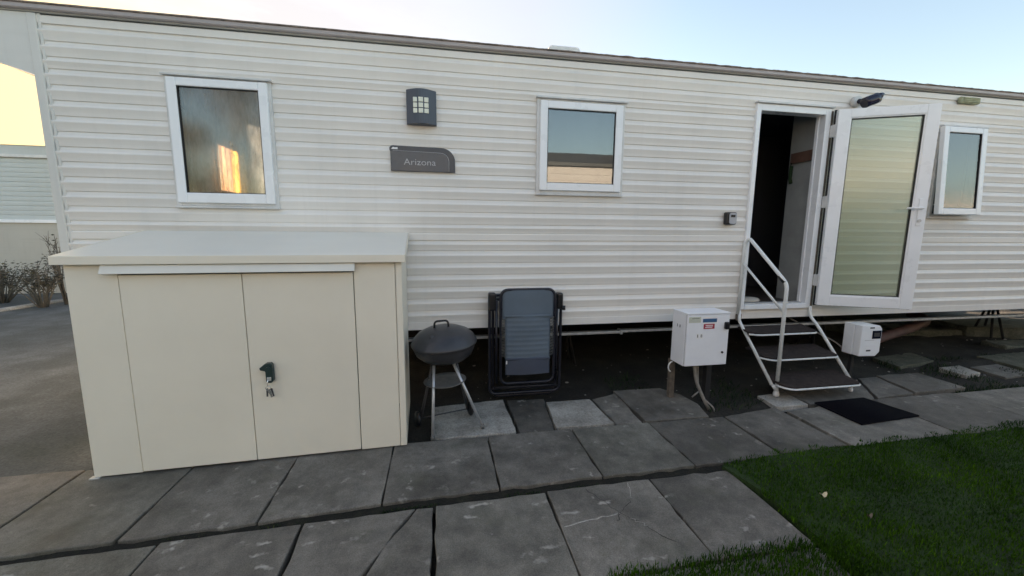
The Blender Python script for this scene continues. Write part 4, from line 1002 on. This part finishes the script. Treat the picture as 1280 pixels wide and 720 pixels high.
# ------------------------------------------------------------------ light, sky, camera
SUN_EL, SUN_AZ = 5.0, -30.0      # azimuth measured from +Y towards +X
w = bpy.data.worlds.new('World'); sc.world = w; w.use_nodes = True; t_ = w.node_tree
bg = t_.nodes['Background']; sky = t_.nodes.new('ShaderNodeTexSky'); sky.sky_type = 'NISHITA'; sky.sun_disc = False
sky.sun_elevation = R(SUN_EL); sky.sun_rotation = R(SUN_AZ); sky.air_density = 1.0; sky.dust_density = 1.0; sky.ozone_density = 2.0; sky.altitude = 10
# thin veil of cloud, denser and sunlit towards the west
tc = t_.nodes.new('ShaderNodeTexCoord'); nrm = N(t_, 'ShaderNodeVectorMath', operation='NORMALIZE'); t_.links.new(tc.outputs['Generated'], nrm.inputs[0]); gvec = nrm.outputs[0]
mpc = N(t_, 'ShaderNodeMapping'); mpc.inputs['Scale'].default_value = (1.2, 1.2, 4.5); mpc.inputs['Rotation'].default_value = (.1, .25, .6); t_.links.new(gvec, mpc.inputs[0])
cn = noise_tex(t_, mpc.outputs[0], 2.2, 7, .62)
dt = N(t_, 'ShaderNodeVectorMath', operation='DOT_PRODUCT'); t_.links.new(gvec, dt.inputs[0]); dt.inputs[1].default_value = (math.sin(R(-58)), math.cos(R(-58)), .12)
wst = ramp(t_, dt.outputs['Value'], [(.05, g(.05)), (.35, g(.80)), (.75, g(.96)), (.92, g(1))]).outputs[0]
cl = ramp(t_, cn.outputs['Fac'], [(.30, g(.82)), (.62, g(1))]).outputs[0]
wm_ = N(t_, 'ShaderNodeMath', operation='MAXIMUM'); t_.links.new(cl, wm_.inputs[0]); t_.links.new(ramp(t_, dt.outputs['Value'], [(.75, g(0)), (.93, g(1))]).outputs[0], wm_.inputs[1]); cl = wm_.outputs[0]
f_m = N(t_, 'ShaderNodeMath', operation='MULTIPLY'); t_.links.new(wst, f_m.inputs[0]); t_.links.new(cl, f_m.inputs[1])
ccol = ramp(t_, dt.outputs['Value'], [(.0, (.86, 1.06, 1.40)), (.80, (1.02, 1.20, 1.42)), (.90, (1.75, 1.68, 1.15)), (1.0, (2.0, 1.72, .92))]).outputs[0]
skc = mixc(t_, f_m.outputs[0], sky.outputs[0], ccol)
t_.links.new(skc, bg.inputs[0]); bg.inputs[1].default_value = .105
L = bpy.data.lights.new('sun', 'SUN'); L.energy = 5.0; L.angle = R(.5); L.color = (1, .87, .70)
so = bpy.data.objects.new('sun', L); COL.objects.link(so)
sdir = Vector((math.sin(R(SUN_AZ)) * math.cos(R(SUN_EL)), math.cos(R(SUN_AZ)) * math.cos(R(SUN_EL)), math.sin(R(SUN_EL))))
so.rotation_euler = sdir.to_track_quat('Z', 'Y').to_euler(); so.location = sdir * 30

yaw, pit, rol, fpx = .180455968, -.140112785, .00790591701, 498.010286
Fv = Vector((math.sin(yaw) * math.cos(pit), math.cos(yaw) * math.cos(pit), math.sin(pit))); Rt = Vector((math.cos(yaw), -math.sin(yaw), 0)); Up = Rt.cross(Fv)
R2 = Rt * math.cos(rol) + Up * math.sin(rol); U2 = -Rt * math.sin(rol) + Up * math.cos(rol)
cd_ = bpy.data.cameras.new('camera'); co = bpy.data.objects.new('camera', cd_); COL.objects.link(co)
co.matrix_world = Matrix(((R2.x, U2.x, -Fv.x, 0), (R2.y, U2.y, -Fv.y, 0), (R2.z, U2.z, -Fv.z, 1.42), (0, 0, 0, 1)))
cd_.sensor_width = 36; cd_.lens = fpx / 1280 * 36; cd_.clip_start = .05; cd_.clip_end = 2000
sc.camera = co
vs = sc.view_settings; vs.view_transform = 'Standard'; vs.look = 'None'; vs.gamma = 1; vs.exposure = 2.9
vs.use_white_balance = True; vs.white_balance_temperature = 8300; vs.white_balance_tint = 20
try: vs.use_curve_mapping = False
except Exception: pass
